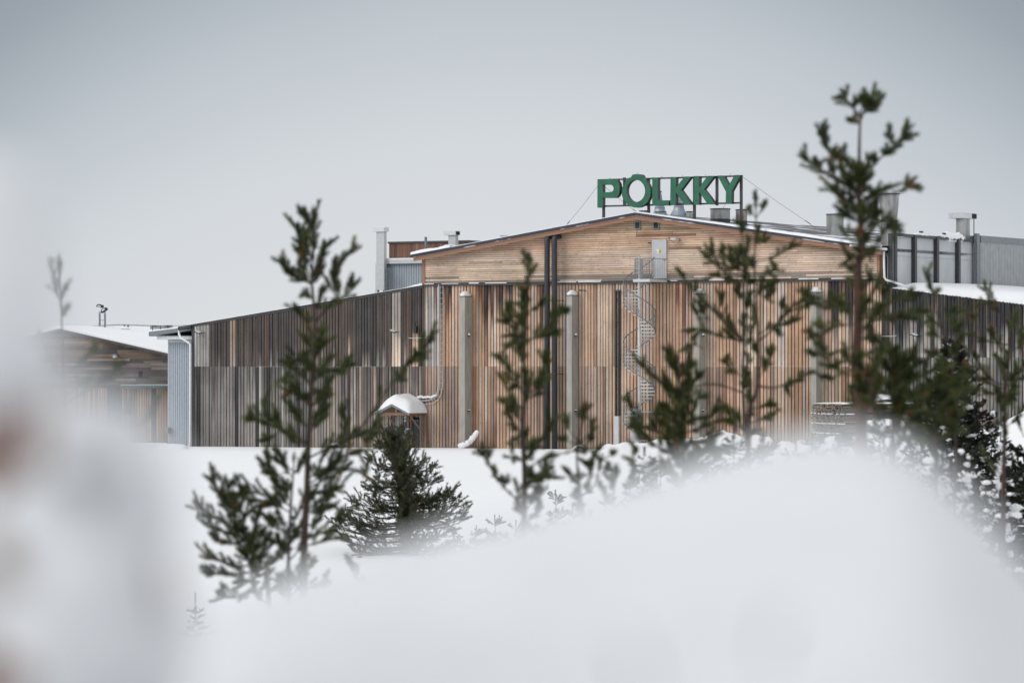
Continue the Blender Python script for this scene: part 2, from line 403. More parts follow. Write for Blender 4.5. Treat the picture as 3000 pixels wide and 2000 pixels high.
mb.build('wing_wall', 'vboards', hall, label='blackened boards of the low right wing')
# horizontal siding of the gable, each row bevelled, random board lengths, clipped to the roof
random.seed(5)
mb = MB(); z = zG; hh = .121
HS = [(6, (.70, .535, .415)), (3, (.76, .61, .49)), (2.5, (.64, .48, .36)), (.6, (.54, .38, .27)), (.2, (.36, .24, .17))]
def ulim(z, side): return min((zA-.05-z)/slope, fu(2570, -.1)) if side > 0 else -min((zA-.05-z)/slope, -fu(1246, -.1))
while z < zA-.1:
    z1 = z+hh; a = ulim(z, -1); b = ulim(z, 1); a1, b1 = ulim(z1, -1), ulim(z1, 1)
    u = a-random.uniform(0, 3)
    while u < b:
        ue = u+random.uniform(1.6, 5.2)
        ca = max(u, a); cb = min(ue, b)
        if cb > ca+.02:
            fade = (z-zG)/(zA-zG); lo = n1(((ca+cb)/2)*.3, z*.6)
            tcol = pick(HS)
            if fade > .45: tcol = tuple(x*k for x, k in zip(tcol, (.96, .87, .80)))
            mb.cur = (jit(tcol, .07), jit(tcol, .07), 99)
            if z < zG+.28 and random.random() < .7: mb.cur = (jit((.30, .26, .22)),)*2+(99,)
            p, q = max(ca, a1), min(cb, b1)
            if q < p: p = q = (p+q)/2
            e = .006
            mb.quad((ca+e, -.128, z+.024), (cb-e, -.128, z+.024), (q-e, -.108, z1), (p+e, -.108, z1))
            mb.quad((ca+e, -.10, z+.024), (cb-e, -.10, z+.024), (cb-e, -.128, z+.024), (ca+e, -.128, z+.024))
        u = ue
    z = z1
mb.cur = ((.05, .04, .03),)*2+(99,)  # dark backing, paints the shadow lines below each siding row
mb.prism([(fu(1243), zG), (fu(2572), zG), (fu(2572), zroof(fu(2572))-.1), (0, zA-.1), (fu(1243), zroof(uL)-.1)], -.099, .4)
mb.cur = None
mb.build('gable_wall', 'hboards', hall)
for a_, b_ in ((fu(1240), fu(1246, -.1)), (fu(2570, -.1), fu(2578, -.1))):
    mb = MB(); mb.box(a_, b_, -.16, .2, zG-.02, zroof(uL)-.14); mb.build('corner_trim', 'soffit', hall)
mb = MB(); mb.box(fu(1242), fu(2584), -.17, .05, zG-.14, zG-.01)
mb.build('flashing', 'flash', hall)
mb = MB(); random.seed(3); u = uL+.2
while u < uR-.3:
    ln = random.uniform(.3, 1.6)
    if random.random() < .6: mb.box(u, min(u+ln, uR-.1), -.19, -.13, zG-.03, zG+random.uniform(.0, .02))
    u += ln+random.uniform(.1, .8)
mb.build('flashing_snow', 'snow', hall, label='thin broken line of snow on the flashing below the gable')
# roof: thick slabs with overhang
OV = -.75; RB = 33.0; eL, eR = uL-.35, uR+.35; th = .16
mb = MB()
for (ua, ub) in ((eL, 0), (0, eR)):
    za, zb = zroof(ua)+.02, zroof(ub)+.02
    mb.prism([(ua, za-th), (ub, zb-th), (ub, zb), (ua, za)], OV+.04, RB)
roof = mb.build('roof', 'roof', hall)
mb = MB()
for (ua, ub) in ((eL, 0), (0, eR)):
    za, zb = zroof(ua)+.022, zroof(ub)+.022
    mb.prism([(ua, za-.12), (ub, zb-.12), (ub, zb), (ua, za)], OV, OV+.037)
mb.build('fascia', 'edge', roof)
mb = MB()
for (ua, ub) in ((eL+.1, 0), (0, eR-.1)):
    za, zb = zroof(ua)-.142, zroof(ub)-.142
    mb.prism([(ua, za-.05), (ub, zb-.05), (ub, zb), (ua, za)], OV+.05, -.10)
    za, zb = za-.05, zb-.05
    mb.prism([(ua, za-.17), (ub, zb-.17), (ub, zb), (ua, za)], OV+.09, OV+.14)
mb.build('soffit', 'soffit', roof)
# snow lying on the roof edge
def ridge_snow(u0, u1, zf, v0, v1, h, name, parent, seed, n=160, lift=0.):
    mb = MB(); prev = None
    for i in range(n+1):
        u = u0+(u1-u0)*i/n; k = h(u)*(1+.35*n1(u*1.3, seed)+.2*n1(u*5, seed+4))
        k = max(.008, k); z = zf(u)+lift; vo = v0-.03-.25*k+.03*n1(u*3, seed+9)
        ring = [(u, vo, z), (u, vo-.01, z+.55*k), (u, vo+.06, z+.9*k), (u, vo+.25, z+k), (u, (v0+v1)/2, z+k*.95), (u, v1-.1, z+k*.6), (u, v1, z+.004)]
        b = len(mb.v); mb.v += ring
        if prev is not None:
            for j in range(len(ring)-1): mb.f.append((prev+j, b+j, b+j+1, prev+j+1)); mb.a.append(None)
        prev = b
    return mb.build(name, 'snow', parent, True)
ridge_snow(eL, eL+2.6, zroof, OV, .8, lambda u: .17 if u < eL+2.4 else .10, 'roof_snow', roof, 1, 40, .02)
ridge_snow(eL+2.6, 0, zroof, OV, .5, lambda u: .045, 'roof_snow', roof, 2, 120, .02)
ridge_snow(0, eR, zroof, OV, .9, lambda u: .05+.09*ss(0, 9, u), 'roof_snow', roof, 3, 160, .02)
ridge_snow(u562-.3, uL, lambda u: ztl(u), -.05, 1.5, lambda u: .035+.12*ss(uL-1.4, uL, u), 'roof_snow', hall, 5, 160, .05)
# wing roofs
mb = MB(); a, b = ztl(u562-.4), ztl(uL)
mb.prism([(u562-.4, a-.1), (uL, b-.1), (uL, b+.03), (u562-.4, a+.03)], -.03, 20); mb.build('wing_roof', 'flash', hall)
mb = MB(); a, b = ztr(uR), ztr(uRE)
mb.prism([(uR, a-.2), (uRE, b-.2), (uRE, b-.05), (uR, a-.05)], .12, 24); wr = mb.build('wing_roof', 'flash', hall)
# deep snow on the right wing roof
mb = MB(); nu, nv = 60, 26; us = [uR-.0+(uRE-uR)*i/nu for i in range(nu+1)]
for j in range(nv+1):
    v = .02+23*(j/nv)**1.8
    for i, u in enumerate(us):
        h = .10+(.30+.16*n1(u*.55, 7.5)+.10*n1(u*.2+v*.1, 2))*ss(0, 1.8, v+.4*n1(u*1.1, 3))
        h *= ss(uR-.6, uR+1.6, u)*.9+.1
        mb.v.append((u, v+(0 if j else .04*n1(u*4, 1)), ztr(u)-.05+h))
for j in range(nv):
    for i in range(nu):
        a = j*(nu+1)+i; mb.f.append((a, a+1, a+nu+2, a+nu+1)); mb.a.append(None)
n0 = len(mb.v)
for i, u in enumerate(us): mb.v.append((u, .05, ztr(u)-.06))
for i in range(nu): mb.f.append((n0+i, n0+i+1, i+1, i)); mb.a.append(None)
mb.build('roof_snow', 'snow', wr, True, label='deep smooth snow on the right wing roof')
# hall side wall on the right (seen edge-on beside the gable) and left
mb = MB(); mb.cur = ((.30, .17, .11),)*2+(99,)
mb.box(uR-.10, uR-.02, .0, 30, ZB, zroof(uR)-.15); mb.box(uL+.02, uL+.10, .0, 30, ZB, zroof(uL)-.15); mb.cur = None
mb.build('side_wall', 'vboards', hall)
# louvre vents
for px in (1869, 1923):
    a, b = fu(px-8.5, -.13), fu(px+8.5, -.13); z0, z1 = fp(px, 672, -.13)[2], fp(px, 649, -.13)[2]
    mb = MB()
    mb.box(a, a+.05, -.20, -.10, z0, z1); mb.box(b-.05, b, -.20, -.10, z0, z1); mb.box(a+.05, b-.05, -.20, -.10, z1-.05, z1); mb.box(a+.05, b-.05, -.20, -.10, z0, z0+.05)
    vt = mb.build('louvre_vent', 'louvre', hall)
    mb = MB(); mb.box(a+.05, b-.05, -.135, -.128, z0+.05, z1-.05); mb.build('opening', 'void', vt)
    mb = MB(); k = 7
    for i in range(k):
        z = z0+.07+(z1-z0-.12)*i/k; mb.quad((a+.05, -.19, z), (b-.05, -.19, z), (b-.05, -.15, z+.035), (a+.05, -.15, z+.035))
    mb.build('slat', 'louvre', vt)
# upper door
def plates(mbw, mby, mbk, u, v, z, s=1.):
    mbw.box(u, u+.13*s, v-.006, v, z, z+.2*s); mby.box(u+.14*s, u+.27*s, v-.006, v, z, z+.2*s)
    mbk.quad((u+.165*s, v-.009, z+.10*s), (u+.245*s, v-.009, z+.10*s), (u+.205*s, v-.009, z+.175*s))
    mbk.box(u+.165*s, u+.245*s, v-.009, v-.0065, z+.055*s, z+.07*s); mbk.box(u+.165*s, u+.245*s, v-.009, v-.0065, z+.025*s, z+.04*s)
    for q in (.03, .06): mbk.box(u+.03*s, u+.10*s, v-.009, v-.0065, z+q*s, z+(q+.01)*s)
dz0, dz1 = fp(1930, 816, -.2)[2], fp(1930, 705, -.2)[2]
mb = MB(); mb.box(fu(1913, -.2), fu(1950, -.2), -.21, -.09, dz0, dz1); door = mb.build('door', 'door', hall)
da, db = fu(1913, -.2), fu(1950, -.2)
mb = MB(); t_ = .045
mb.box(da-t_, da-.002, -.23, -.09, dz0, dz1+t_); mb.box(db+.002, db+t_, -.23, -.09, dz0, dz1+t_); mb.box(da, db, -.23, -.09, dz1+.002, dz1+t_); mb.build('door_frame', 'galv_lt', door)
mw, my, mk = MB(), MB(), MB(); plates(mw, my, mk, fu(1924.5, -.2), -.212, fp(1924, 741, -.2)[2], 1.0)
mw.build('notice_plate', 'white', door); my.build('warning_plate', 'yellow', door); mk.build('plate_marks', 'black', door)
mb = MB(); mb.box(db-.12, db-.02, -.26, -.21, dz0+1.0, dz0+1.03); mb.build('handle', 'dark_steel', door)

# ------------------------------------------------------------------ rooftop sign
VS = .9
sgn = thing('rooftop_sign', 'large green block-letter sign on a dark steel frame above the gable ridge', 'sign', (fu(1960, VS), VS, zroof(4)))
def Zp(x, y): return 1700+x/4.704, 500+y/4.704
def letter(outer, holes=()):
    import bmesh
    bm = bmesh.new()
    def loop(pts):
        vs = [bm.verts.new((fp(*Zp(x, y), VS)[0], 0, fp(*Zp(x, y), VS)[2])) for x, y in pts]
        return [bm.edges.new((vs[i], vs[(i+1) % len(vs)])) for i in range(len(vs))]
    es = loop(outer)
    for h in holes: es += loop(h)
    r = bmesh.ops.triangle_fill(bm, use_beauty=True, use_dissolve=False, edges=es)
    face = [[tuple(v.co) for v in f.verts] for f in bm.faces]
    rim = [[tuple(v.co) for v in e.verts] for e in bm.edges if len(e.link_faces) == 1]
    bm.free(); return face, rim
def ell(cx, cy, rx, ry, a0=0, a1=360, n=28):
    return [(cx+rx*math.cos(R(a0+(a1-a0)*i/n)), cy-ry*math.sin(R(a0+(a1-a0)*i/n))) for i in range(n)]
LET = [
 ([(238, 118), (470, 118)]+[(478+68*math.cos(R(a)), 247-129*math.sin(R(a))) for a in range(80, -91, -17)]+[(312, 376), (312, 510), (236, 510)],
  [[(312, 194), (410, 194)]+[(414+47*math.cos(R(a)), 246-50*math.sin(R(a))) for a in range(75, -76, -15)]+[(312, 300)]]),
 ([(720, 56), (760, 49), (815, 49), (852, 58), (868, 92), (905, 112)]+[(771+199*math.cos(R(a)), 300-210*math.sin(R(a))) for a in range(42, -222, -11)]+[(655, 108), (700, 90)],
  [ell(766, 280, 128, 153)]),
 ([(993, 95), (1070, 95), (1070, 396), (1080, 409), (1222, 409), (1220, 480), (1015, 480), (999, 474), (993, 458)], []),
 ([(1245, 88), (1322, 88), (1320, 232), (1438, 82), (1532, 82), (1392, 265), (1475, 380), (1543, 470), (1437, 470), (1320, 302), (1318, 475), (1240, 475)], []),
 ([(1563, 75), (1642, 75), (1640, 228), (1756, 72), (1850, 72), (1708, 258), (1795, 370), (1858, 465), (1757, 465), (1640, 292), (1638, 470), (1560, 470)], []),
 ([(1890, 68), (1975, 68), (2048, 205), (2128, 60), (2212, 60), (2088, 285), (2085, 458), (2005, 458), (2008, 290)], []),
]
DEP = .30
for outer, holes in LET:
    face, rim = letter(outer, holes)
    m_f, m_s = MB(), MB()
    for t in face:
        m_f.quad(*[(p[0], VS-.006, p[2]) for p in t]); m_s.quad(*[(p[0], VS+DEP, p[2]) for p in t])
    for a, b in rim:
        m_s.quad((a[0], VS-.012, a[2]), (b[0], VS-.012, b[2]), (b[0], VS+DEP, b[2]), (a[0], VS+DEP, a[2]))
    lo = m_f.build('letter', 'green', sgn); m_s.build('letter_return', 'letter_side', lo)
    m_h = MB(); xm = (min(p[0] for p in outer)+max(p[0] for p in outer))/2; ymin = min(p[1] for p in outer)
    u, _, z = fp(*Zp(xm, ymin), VS)
    m_h.tube([(u-.03, VS+.15, z), (u-.03, VS+.15, z+.05), (u, VS+.15, z+.08), (u+.03, VS+.15, z+.05), (u+.03, VS+.15, z)], .008, 5); m_h.build('lifting_eye', 'dark_steel', lo)
VF = VS+DEP+.05
mb = MB()
for i, (px, top) in enumerate(((1767, 600), (1828, 520), (1899, 524), (2033, 519), (2099, 516), (2170, 514))):
    u = fu(px, VF); zt = fp(px, top, VF)[2]; zb = zroof(u)-.1 if i not in (1, 4) else fp(px, 602, VF)[2]
    m_p = MB(); m_p.box(u-.065, u+.065, VF, VF+.13, zb, zt); m_p.build('post', 'dark_steel', sgn)
for (xa, ya, xb, yb) in ((1755, 528.5, 2173, 515), (1757, 604, 2170, 595)):
    A = fp(xa, ya, VF); B = fp(xb, yb, VF); m_p = MB(); zz = (A[2]+B[2])/2
    m_p.prism([(A[0], zz-.045), (B[0], zz-.045), (B[0], zz+.045), (A[0], zz+.045)], VF-.05, VF-.004); m_p.build('rail', 'dark_steel', sgn)
m_p = MB()
for (A, B) in (((1751, 545, VF), (1656, 664, VF-.8)), ((2171, 515, VF), (2389, 667, VF+5.)), ((2171, 520, VF), (2090, 655, VF+8)), ((1770, 545, VF), (1868, 624, VF+9.))):
    a = fp(*A); b = fp(*B); m_p.tube([a, ((a[0]+b[0])/2, (a[1]+b[1])/2, (a[2]+b[2])/2-.04), b], .009, 5)
    t = Vector(a).lerp(Vector(b), .86); m_p.tube([t, Vector(a).lerp(Vector(b), .94)], .022, 5)
m_p.build('guy_wire', 'dark_steel', sgn)

# ------------------------------------------------------------------ rooftop ventilators
def vent(pxl, pxr, ytop, v, name, label, mat, prof=None, group=None, base=None, dark=True):
    u = fu((pxl+pxr)/2, v); Yd = D-u*s_+v*c_; r = (pxr-pxl)/2*Yd/F; zt = fp((pxl+pxr)/2, ytop, v)[2]; zb = (zroof(u) if base is None else base)-.1
    t = thing(name, label, 'roof ventilator', (u, v, zb), group); H = zt-zb
    mb = MB(); mb.lathe(u, v, [(a*r, zb+b*H) for a, b in (prof or [(1, 0), (1, .5), (1.015, .51), (1, .52), (1, .97), (.9, .97)])]); mb.build('casing', mat, t, False)
    mb = MB(); mb.lathe(u, v, [(1.0*r, zt-.05), (1.06*r, zt-.05), (1.06*r, zt), (.93*r, zt), (.93*r, zt-.02)] if not prof else [(prof[-1][0]*r, zt-.05), (prof[-1][0]*r+.05, zt-.05), (prof[-1][0]*r+.05, zt), (.05, zt)]); mb.build('rim', 'dark_steel', t)
    if dark:
        mb = MB(); mb.lathe(u, v, [(r*1.03, zb), (r*1.03, zb+min(.42, H*.3)), (r*.9, zb+min(.42, H*.3))]); mb.build('skirt', 'flash', t)
    return t, u, r, zb, zt
vent(1873, 1905, 617, 6, 'roof_ventilator', 'low ribbed ventilator barely above the ridge left of the sign frame', 'fan', dark=False)
vent(1919, 1952, 620, 6, 'roof_ventilator', 'low ribbed ventilator just right of the ridge below the letter L', 'fan', dark=False)
t, u, r, zb, zt = vent(2081, 2139, 611, 5, 'roof_ventilator', 'round grey ventilator with dark skirt, left one of the pair below the last letter', 'fan')
vent(2155, 2189, 613.5, 6, 'roof_ventilator', 'round grey ventilator with dark skirt behind the right sign post', 'fan')
for o in [o for o in bpy.data.objects if o.get('label', '').startswith('round grey ventilator with dark skirt, left')]:
    pass
pb = [(1.9, 0), (1.9, .32), (1.75, .45), (1.2, .55), (1.0, .62), (1.06, .64), (.92, .66), (.98, .74), (.62, .76), (.25, 1)]
vent(1918, 1948, 560, 12, 'exhaust_fan', 'blue and steel exhaust fan with shoulders behind the letter L', 'blue_fan', pb, dark=False)
vent(1974, 2004, 562, 12, 'exhaust_fan', 'blue and steel exhaust fan behind the first letter K', 'blue_fan', pb, dark=False)
t, u, r, zb, zt = vent(2008, 2032, 619, 12, 'duct_elbow', 'crumpled steel duct elbow right of the blue exhaust fan', 'fan', [(1, 0), (1, .6), (1.1, .7), (1.0, .85), (.6, 1)], dark=False)
vent(2421, 2472, 627, 9, 'roof_ventilator', 'wide plain steel drum on the roof left of the flared stack', 'fan', dark=False)
t, u, r, zb, zt = vent(2579, 2631, 567, 4, 'flared_stack', 'tall flared exhaust stack with ring collar at the right roof end', 'fan', [(.92, 0), (.92, .48), (.96, .485), (.96, .50), (.92, .505), (.90, .53), (1.06, .80), (1.15, 1)], dark=False)
mb = MB(); mb.lathe(u, 4, [(r*.97, zb+(zt-zb)*.49), (r*1.02, zb+(zt-zb)*.49), (r*1.02, zb+(zt-zb)*.505), (r*.97, zb+(zt-zb)*.505)]); mb.tube([(u+r*1.05, 3.7, zb), (u+r*1.05, 3.7, zb+(zt-zb)*.5)], .03, 6); mb.build('collar', 'dark_steel', t)
# roof hatch and small white boxes
def capped_box(pxl, pxr, ytop, ybase, v, label, sideface=.35):
    a, z0 = fp(pxl, ybase, v)[0], fp(pxl, ybase, v)[2]; b = fu(pxr, v); z1 = fp(pxl, ytop, v)[2]
    t = thing('square_flue', label, 'flue', ((a+b)/2, v, z0)); mb = MB(); mb.box(a+.06, b-.04, v, v+.35, z0, z1-.25); mb.build('shaft', 'galv_lt', t)
    mb = MB(); mb.box(a-.22, b+.03, v-.12, v+.45, z1-.25, z1); mb.build('cap', 'white_pipe', t)
    mb = MB(); mb.box(b+.032, b+.05, v-.05, v+.35, z1-.22, z1-.03); mb.build('opening', 'void', t)
    return t
capped_box(1311, 1336, 677, 725, 14, 'white square roof flue with side hood on the left roof slope')
mb = MB(); a, b = fu(1466, 3), fu(1498, 3); z = fp(1480, 689, 3)[2]; mb.box(a, b, 3, 3.8, z-.5, z-.03); mb.box(a-.04, b+.04, 2.95, 3.85, z-.03, z)
hall_obj(mb, 'roof_hatch', 'galv_lt', ((a+b)/2, 3, z-.5), 'small flat-topped hatch box above the left roof slope', 'roof hatch')

# ------------------------------------------------------------------ buttresses
for i, (px, top) in enumerate(((1347, 869), (1660, 866), (2033, 862), (2375, 857))):
    v0 = -.78; a = fu(px, v0); zt = fp(px, top, v0)[2]
    t = thing('concrete_buttress', ['leftmost concrete buttress on the timber wall, snow cone at its top and foot', 'concrete buttress right of the black pipes, capped with snow', 'concrete buttress with snow cap, first one right of the spiral stair', 'rightmost concrete buttress, behind the tall pine and lumber stack'][i], 'buttress', (a+.16, v0, 0), 'concrete buttresses along the hall wall')
    mb = MB(); mb.box(a, a+.33, v0, -.04, ZB, zt); mb.build('shaft', 'concrete', t)
    mb = MB(); mb.box(a-.02, a+.36, v0-.02, -.04, zt+.001, zt+.035); mb.build('cap', 'dark_steel', t)
    mb = MB(); mb.blob((a+.17, v0/2-.04, zt+.04), (.24, .44, .28), i, .08, 16, 10, fl=.02); mb.build('snow_cap', 'snow', t, True)
    for j, yy in enumerate((983, 1203)):
        z = fp(px+25, yy, -.4)[2]; mb = MB(); mb.box(a+.33, a+.40, -.46, -.36, z-.03, z+.02); mb.box(a+.36, a+.42, -.52, -.30, z-.05, z-.02); lm = mb.build('bracket_lamp', 'dark_steel', t)
        mb = MB(); mb.blob((a+.39, -.41, z+.03), (.06, .12, .12 if j == 0 else .05), j, .2, 8, 6, fl=.1); mb.build('snow_cap', 'snow', lm, True)
# snow stuck to the first buttress's foot
mb = MB()
for k in range(14):
    q = k/13
    u = fu(1345, -1.1)+1.05*q; mb.blob((u, -.95+.1*n1(k, 2), .15+.75*q**1.8), (.15, .12, .16), k, .3, 10, 8)
hall_obj(mb, 'snow_drift', 'snow_lump', (fu(1360, -1), -1, 0), 'rough snow drift climbing the foot of the leftmost buttress', 'snow drift', smooth=True)

# ------------------------------------------------------------------ black pipes
for i, (px, pxb) in enumerate(((1603, 1601), (1624, 1625))):
    v = -.62-.06*i; u = fu(px, v); ub = fu(pxb, v); zt = fp(px, 703, v)[2]
    t = thing('black_pipe', ['left black drainpipe of the pair running the full height of the wall', 'right black drainpipe of the pair running the full height of the wall'][i], 'pipe', (u, v, 0), 'twin black pipes on the wall')
    pts = [(ub, v, ZB), (u, v, zt-.25), (u, v, zt-.02)]+[(u, v+.3-.3*math.cos(R(a)), zt+.2*math.sin(R(a))) for a in (30, 60, 90)]+[(u, -.09, zt+.2)]
    mb = MB(); mb.tube(pts, .155, 14); mb.build('tube', 'black_pipe', t, True)
    for yy in (880, 1095):
        z = fp(px, yy, v)[2]; mb = MB(); mb.lathe(u, v, [(.156, z-.03), (.175, z-.03), (.175, z+.03), (.156, z+.03)], 14); mb.box(u+.17, u+.24, v-.02, -.05, z-.02, z+.02); mb.build('clamp', 'dark_steel', t)

# ------------------------------------------------------------------ cable ladders
def ladder(path, w_, rung, mb, side=(1, 0, 0), r=.018):
    side = Vector(side)
    P = [Vector(p) for p in path]; mb.tube(P, r, 6); Q = []
    for i, p in enumerate(P):
        t = (P[min(i+1, len(P)-1)]-P[max(i-1, 0)]).normalized(); n = Vector((t.z, 0, -t.x)); Q.append(p+n*w_)
    mb.tube(Q, r, 6)
    for i in range(len(P)-1):
        L_ = (P[i+1]-P[i]).length; n = max(1, int(L_/rung))
        for k in range(n):
            f = (k+.5)/n; mb.tube([P[i].lerp(P[i+1], f), Q[i].lerp(Q[i+1], f)], r*.6, 4)
v = -.14
pts = [fp(x, y, v) for x, y in ((1289, 833), (1289, 980), (1288, 1130), (1285, 1148), (1278, 1162), (1266, 1171), (1248, 1174), (1226, 1174))]
t = thing('cable_ladder', 'thin pale cable ladder running down the wall and curving left to the porch', 'cable ladder', fp(1285, 1170, v))
mb = MB(); ladder(pts, -.2, .3, mb); mb.tube([(p[0]-.05, p[1]-.05, p[2]+.02) for p in pts], .022, 6); mb.build('ladder', 'galv_lt', t)
mb = MB()
for k in range(12):
    p = fp(1226+k*4.6, 1163-(k > 9)*3+n1(k*.7)*3, -.2); mb.blob(p, (.09, .09, .07), k, .3, 8, 6)
mb.build('snow_cap', 'snow_lump', t, True)
t = thing('cable_tray', 'tall dark cable tray with a pale cover at its foot, left of the spiral stair', 'cable tray', (fu(1808, -.1), -.1, 0))
a, b = fu(1804, -.1), fu(1816, -.1); z0, z1 = fp(1808, 1218, -.1)[2], fp(1808, 855, -.1)[2]
mb = MB()
for q in (a, b-.04): mb.box(q, q+.05, -.20, -.06, z0, z1)
z = z0+.3
while z < z1: mb.box(a+.05, b-.04, -.15, -.12, z, z+.03); z += 1.22
mb.box(a-.03, b+.06, -.24, -.06, z1, z1+.1); mb.build('rail', 'dark_steel', t)
mb = MB(); mb.box(a-.06, b-.02, -.22, -.05, ZB, z0-.01); mb.build('cover', 'galv_lt', t)

# ------------------------------------------------------------------ wall floodlights
def floodlight(px, py, label, flip=1):
    u, v, z = fp(px, py, -.35)
    t = thing('floodlight', label, 'floodlight', (u, v, z), 'slanted floodlights on the wall')
    mb = MB(); m_g = MB()
    c = Vector((u, v, z)); ax = Vector((1, 0, -.35)).normalized(); ay = Vector((.1, 1, .2)).normalized()
    ay = (ay-ax*ay.dot(ax)).normalized(); az = ax.cross(ay)
    def ob(mbx, cx, cy, cz, o=0.):
        n = len(mbx.v)
        for sx_, sy_, sz_ in ((-1, -1, -1), (1, -1, -1), (1, 1, -1), (-1, 1, -1), (-1, -1, 1), (1, -1, 1), (1, 1, 1), (-1, 1, 1)):
            mbx.v.append(tuple(c+ax*sx_*cx+ay*sy_*cy+az*(sz_*cz+o)))
        for q in ((0, 3, 2, 1), (4, 5, 6, 7), (0, 1, 5, 4), (1, 2, 6, 5), (2, 3, 7, 6), (3, 0, 4, 7)):
            mbx.f.append(tuple(n+i for i in q)); mbx.a.append(None)
    ob(mb, .19, .15, .025); mb.build('housing', 'dark_steel', t)
    ob(m_g, .165, .125, .008, .036); m_g.build('lens', 'glass', t)
    mb = MB(); mb.tube([(u+.12, v+.1, z-.06), (u+.2, v+.2, z-.06), (u+.26, -.03, z-.04)], .022, 6); mb.build('bracket', 'dark_steel', t)
    mb = MB(); mb.blob((u-.02, v+.1, z-.12), (.05, .05, .05), 1, .1, 8, 6); mb.build('sensor', 'white', t)
floodlight(580, 973, 'slanted floodlight at the far left end of the charcoal wing wall')
floodlight(1150, 970, 'slanted floodlight left of the porch on the charcoal wing wall')
floodlight(2679, 981, 'slanted floodlight on the blackened right wing wall')
# oval lamp by the upper door
u, v, z = fp(1972, 701, -.5)
t = thing('wall_lamp', 'pale oval lamp with curled cable right of the upper door', 'lamp', (u, v, z))
mb = MB(); mb.blob((u+.02, v, z), (.22, .12, .075), 3, .05, 14, 8); mb.box(u+.13, u+.25, v, -.12, z-.05, z+.03); mb.build('housing', 'galv_lt', t, True)
mb = MB(); mb.tube([(u-.15, v+.1, z+.03), (u-.25, -.2, z+.09), (u-.33, -.16, z-.02), (u-.42, -.16, z+.0), (u-.46, -.16, z+.12), (u-.42, -.16, z+.18)], .012, 5); mb.tube([(u-.15, v, z-.04), (u-.05, v, z-.13), (u+.1, v, z-.15)], .012, 5); mb.build('cable', 'black', t)
mb = MB(); a = fp(1902, 712, -.2); mb.box(a[0]-.03, a[0]+.04, -.24, -.12, a[2]-.03, a[2]+.04); mb.tube([(a[0], -.24, a[2]), (a[0]-.03, -.3, a[2]-.02)], .03, 8)
hall_obj(mb, 'security_camera', 'dark_steel', a, 'small black camera on the siding left of the upper door', 'camera')
mb = MB(); a = fp(1707, 850, -.2); mb.tube([(a[0]-.1, -.45, a[2]), (a[0]+.12, -.45, a[2]-.02)], .045, 8); mb.box(a[0]+.08, a[0]+.14, -.45, -.05, a[2]-.04, a[2])
hall_obj(mb, 'security_camera', 'dark_steel', a, 'small dark tube camera on the wall above the second buttress', 'camera')
mb = MB(); a = fp(2044, 848, -.2); mb.tube([(a[0]-.1, -.45, a[2]), (a[0]+.12, -.45, a[2]-.02)], .045, 8); mb.box(a[0]+.08, a[0]+.14, -.45, -.05, a[2]-.04, a[2])
hall_obj(mb, 'security_camera', 'dark_steel', a, 'small dark tube camera above the buttress right of the stair', 'camera')
# horizontal rod + small box left, and rod right
for (xa, xb, y, lab) in ((1197, 1262, 990, 'thin pale rod with a dark box on the charcoal wall left of the gable corner'), (2528, 2626, 985, 'thin pale rod on the right wing wall beside the pine trunk')):
    t = thing('wall_rod', lab, 'rod', fp(xa, y, -.2)); mb = MB(); A = fp(xa, y, -.2); B = fp(xb, y, -.2)
    mb.tube([A, (B[0]-.05, B[1], A[2]), (B[0], B[1], A[2]+.06)], .018, 6); mb.build('rod', 'galv_lt', t)
    mb = MB(); q = fp(xa+18, y-30, -.2); mb.box(q[0]-.08, q[0]+.1, -.22, -.02, q[2]-.3, q[2]+.1); mb.tube([(q[0], -.1, q[2]+.1), (q[0]-.02, -.1, q[2]+.35)], .02, 6); mb.build('junction_box', 'black', t)
# far-left gutter and downpipe
t = thing('downpipe', 'white snow-crusted downpipe with a bent top at the left end of the wing', 'downpipe', fp(556, 1310, -.25))
mb = MB(); mb.tube([fp(524, 968, -.1), fp(525, 980, -.2), fp(531, 990, -.25), fp(552, 1003, -.25), fp(557, 1008, -.25), fp(556.5, 1200, -.25), fp(556, 1300, -.25), fp(551, 1312, -.3)], .065, 10); mb.build('pipe', 'white_pipe', t, True)
mb = MB(); mb.tube([fp(524, 962, -.1), fp(560, 957, -.1)], .12, 12); mb.build('gutter', 'dark_steel', t, True)
# right downpipes
t = thing('downpipe', 'white downpipe dropping from the gable corner then slanting over the wing roof', 'downpipe', fp(2592, 830, -.1))
mb = MB(); mb.tube([fp(2588, 728, -.3), fp(2589, 735, -.25), fp(2590, 780, -.25), fp(2591, 812, -.25), fp(2596, 820, -.2), fp(2620, 827, -.1), fp(2668, 843, -.08)], .06, 10)
mb.tube([fp(2490, 719, OV-.1), fp(2598, 730, OV-.1)], .07, 10); mb.build('pipe', 'white_pipe', t, True)
t = thing('downpipe', 'pair of short bent white pipes just right of the gable corner', 'downpipe', fp(2606, 830, .6))
mb = MB()
for k in (0, 6): mb.tube([fp(2592+k*.0, 743+k, .5), fp(2603-k*.6, 743+k, .5), fp(2607-k, 748+k, .5), fp(2607-k, 834, .5)], .05, 8)
mb.build('pipe', 'white_pipe', t, True)

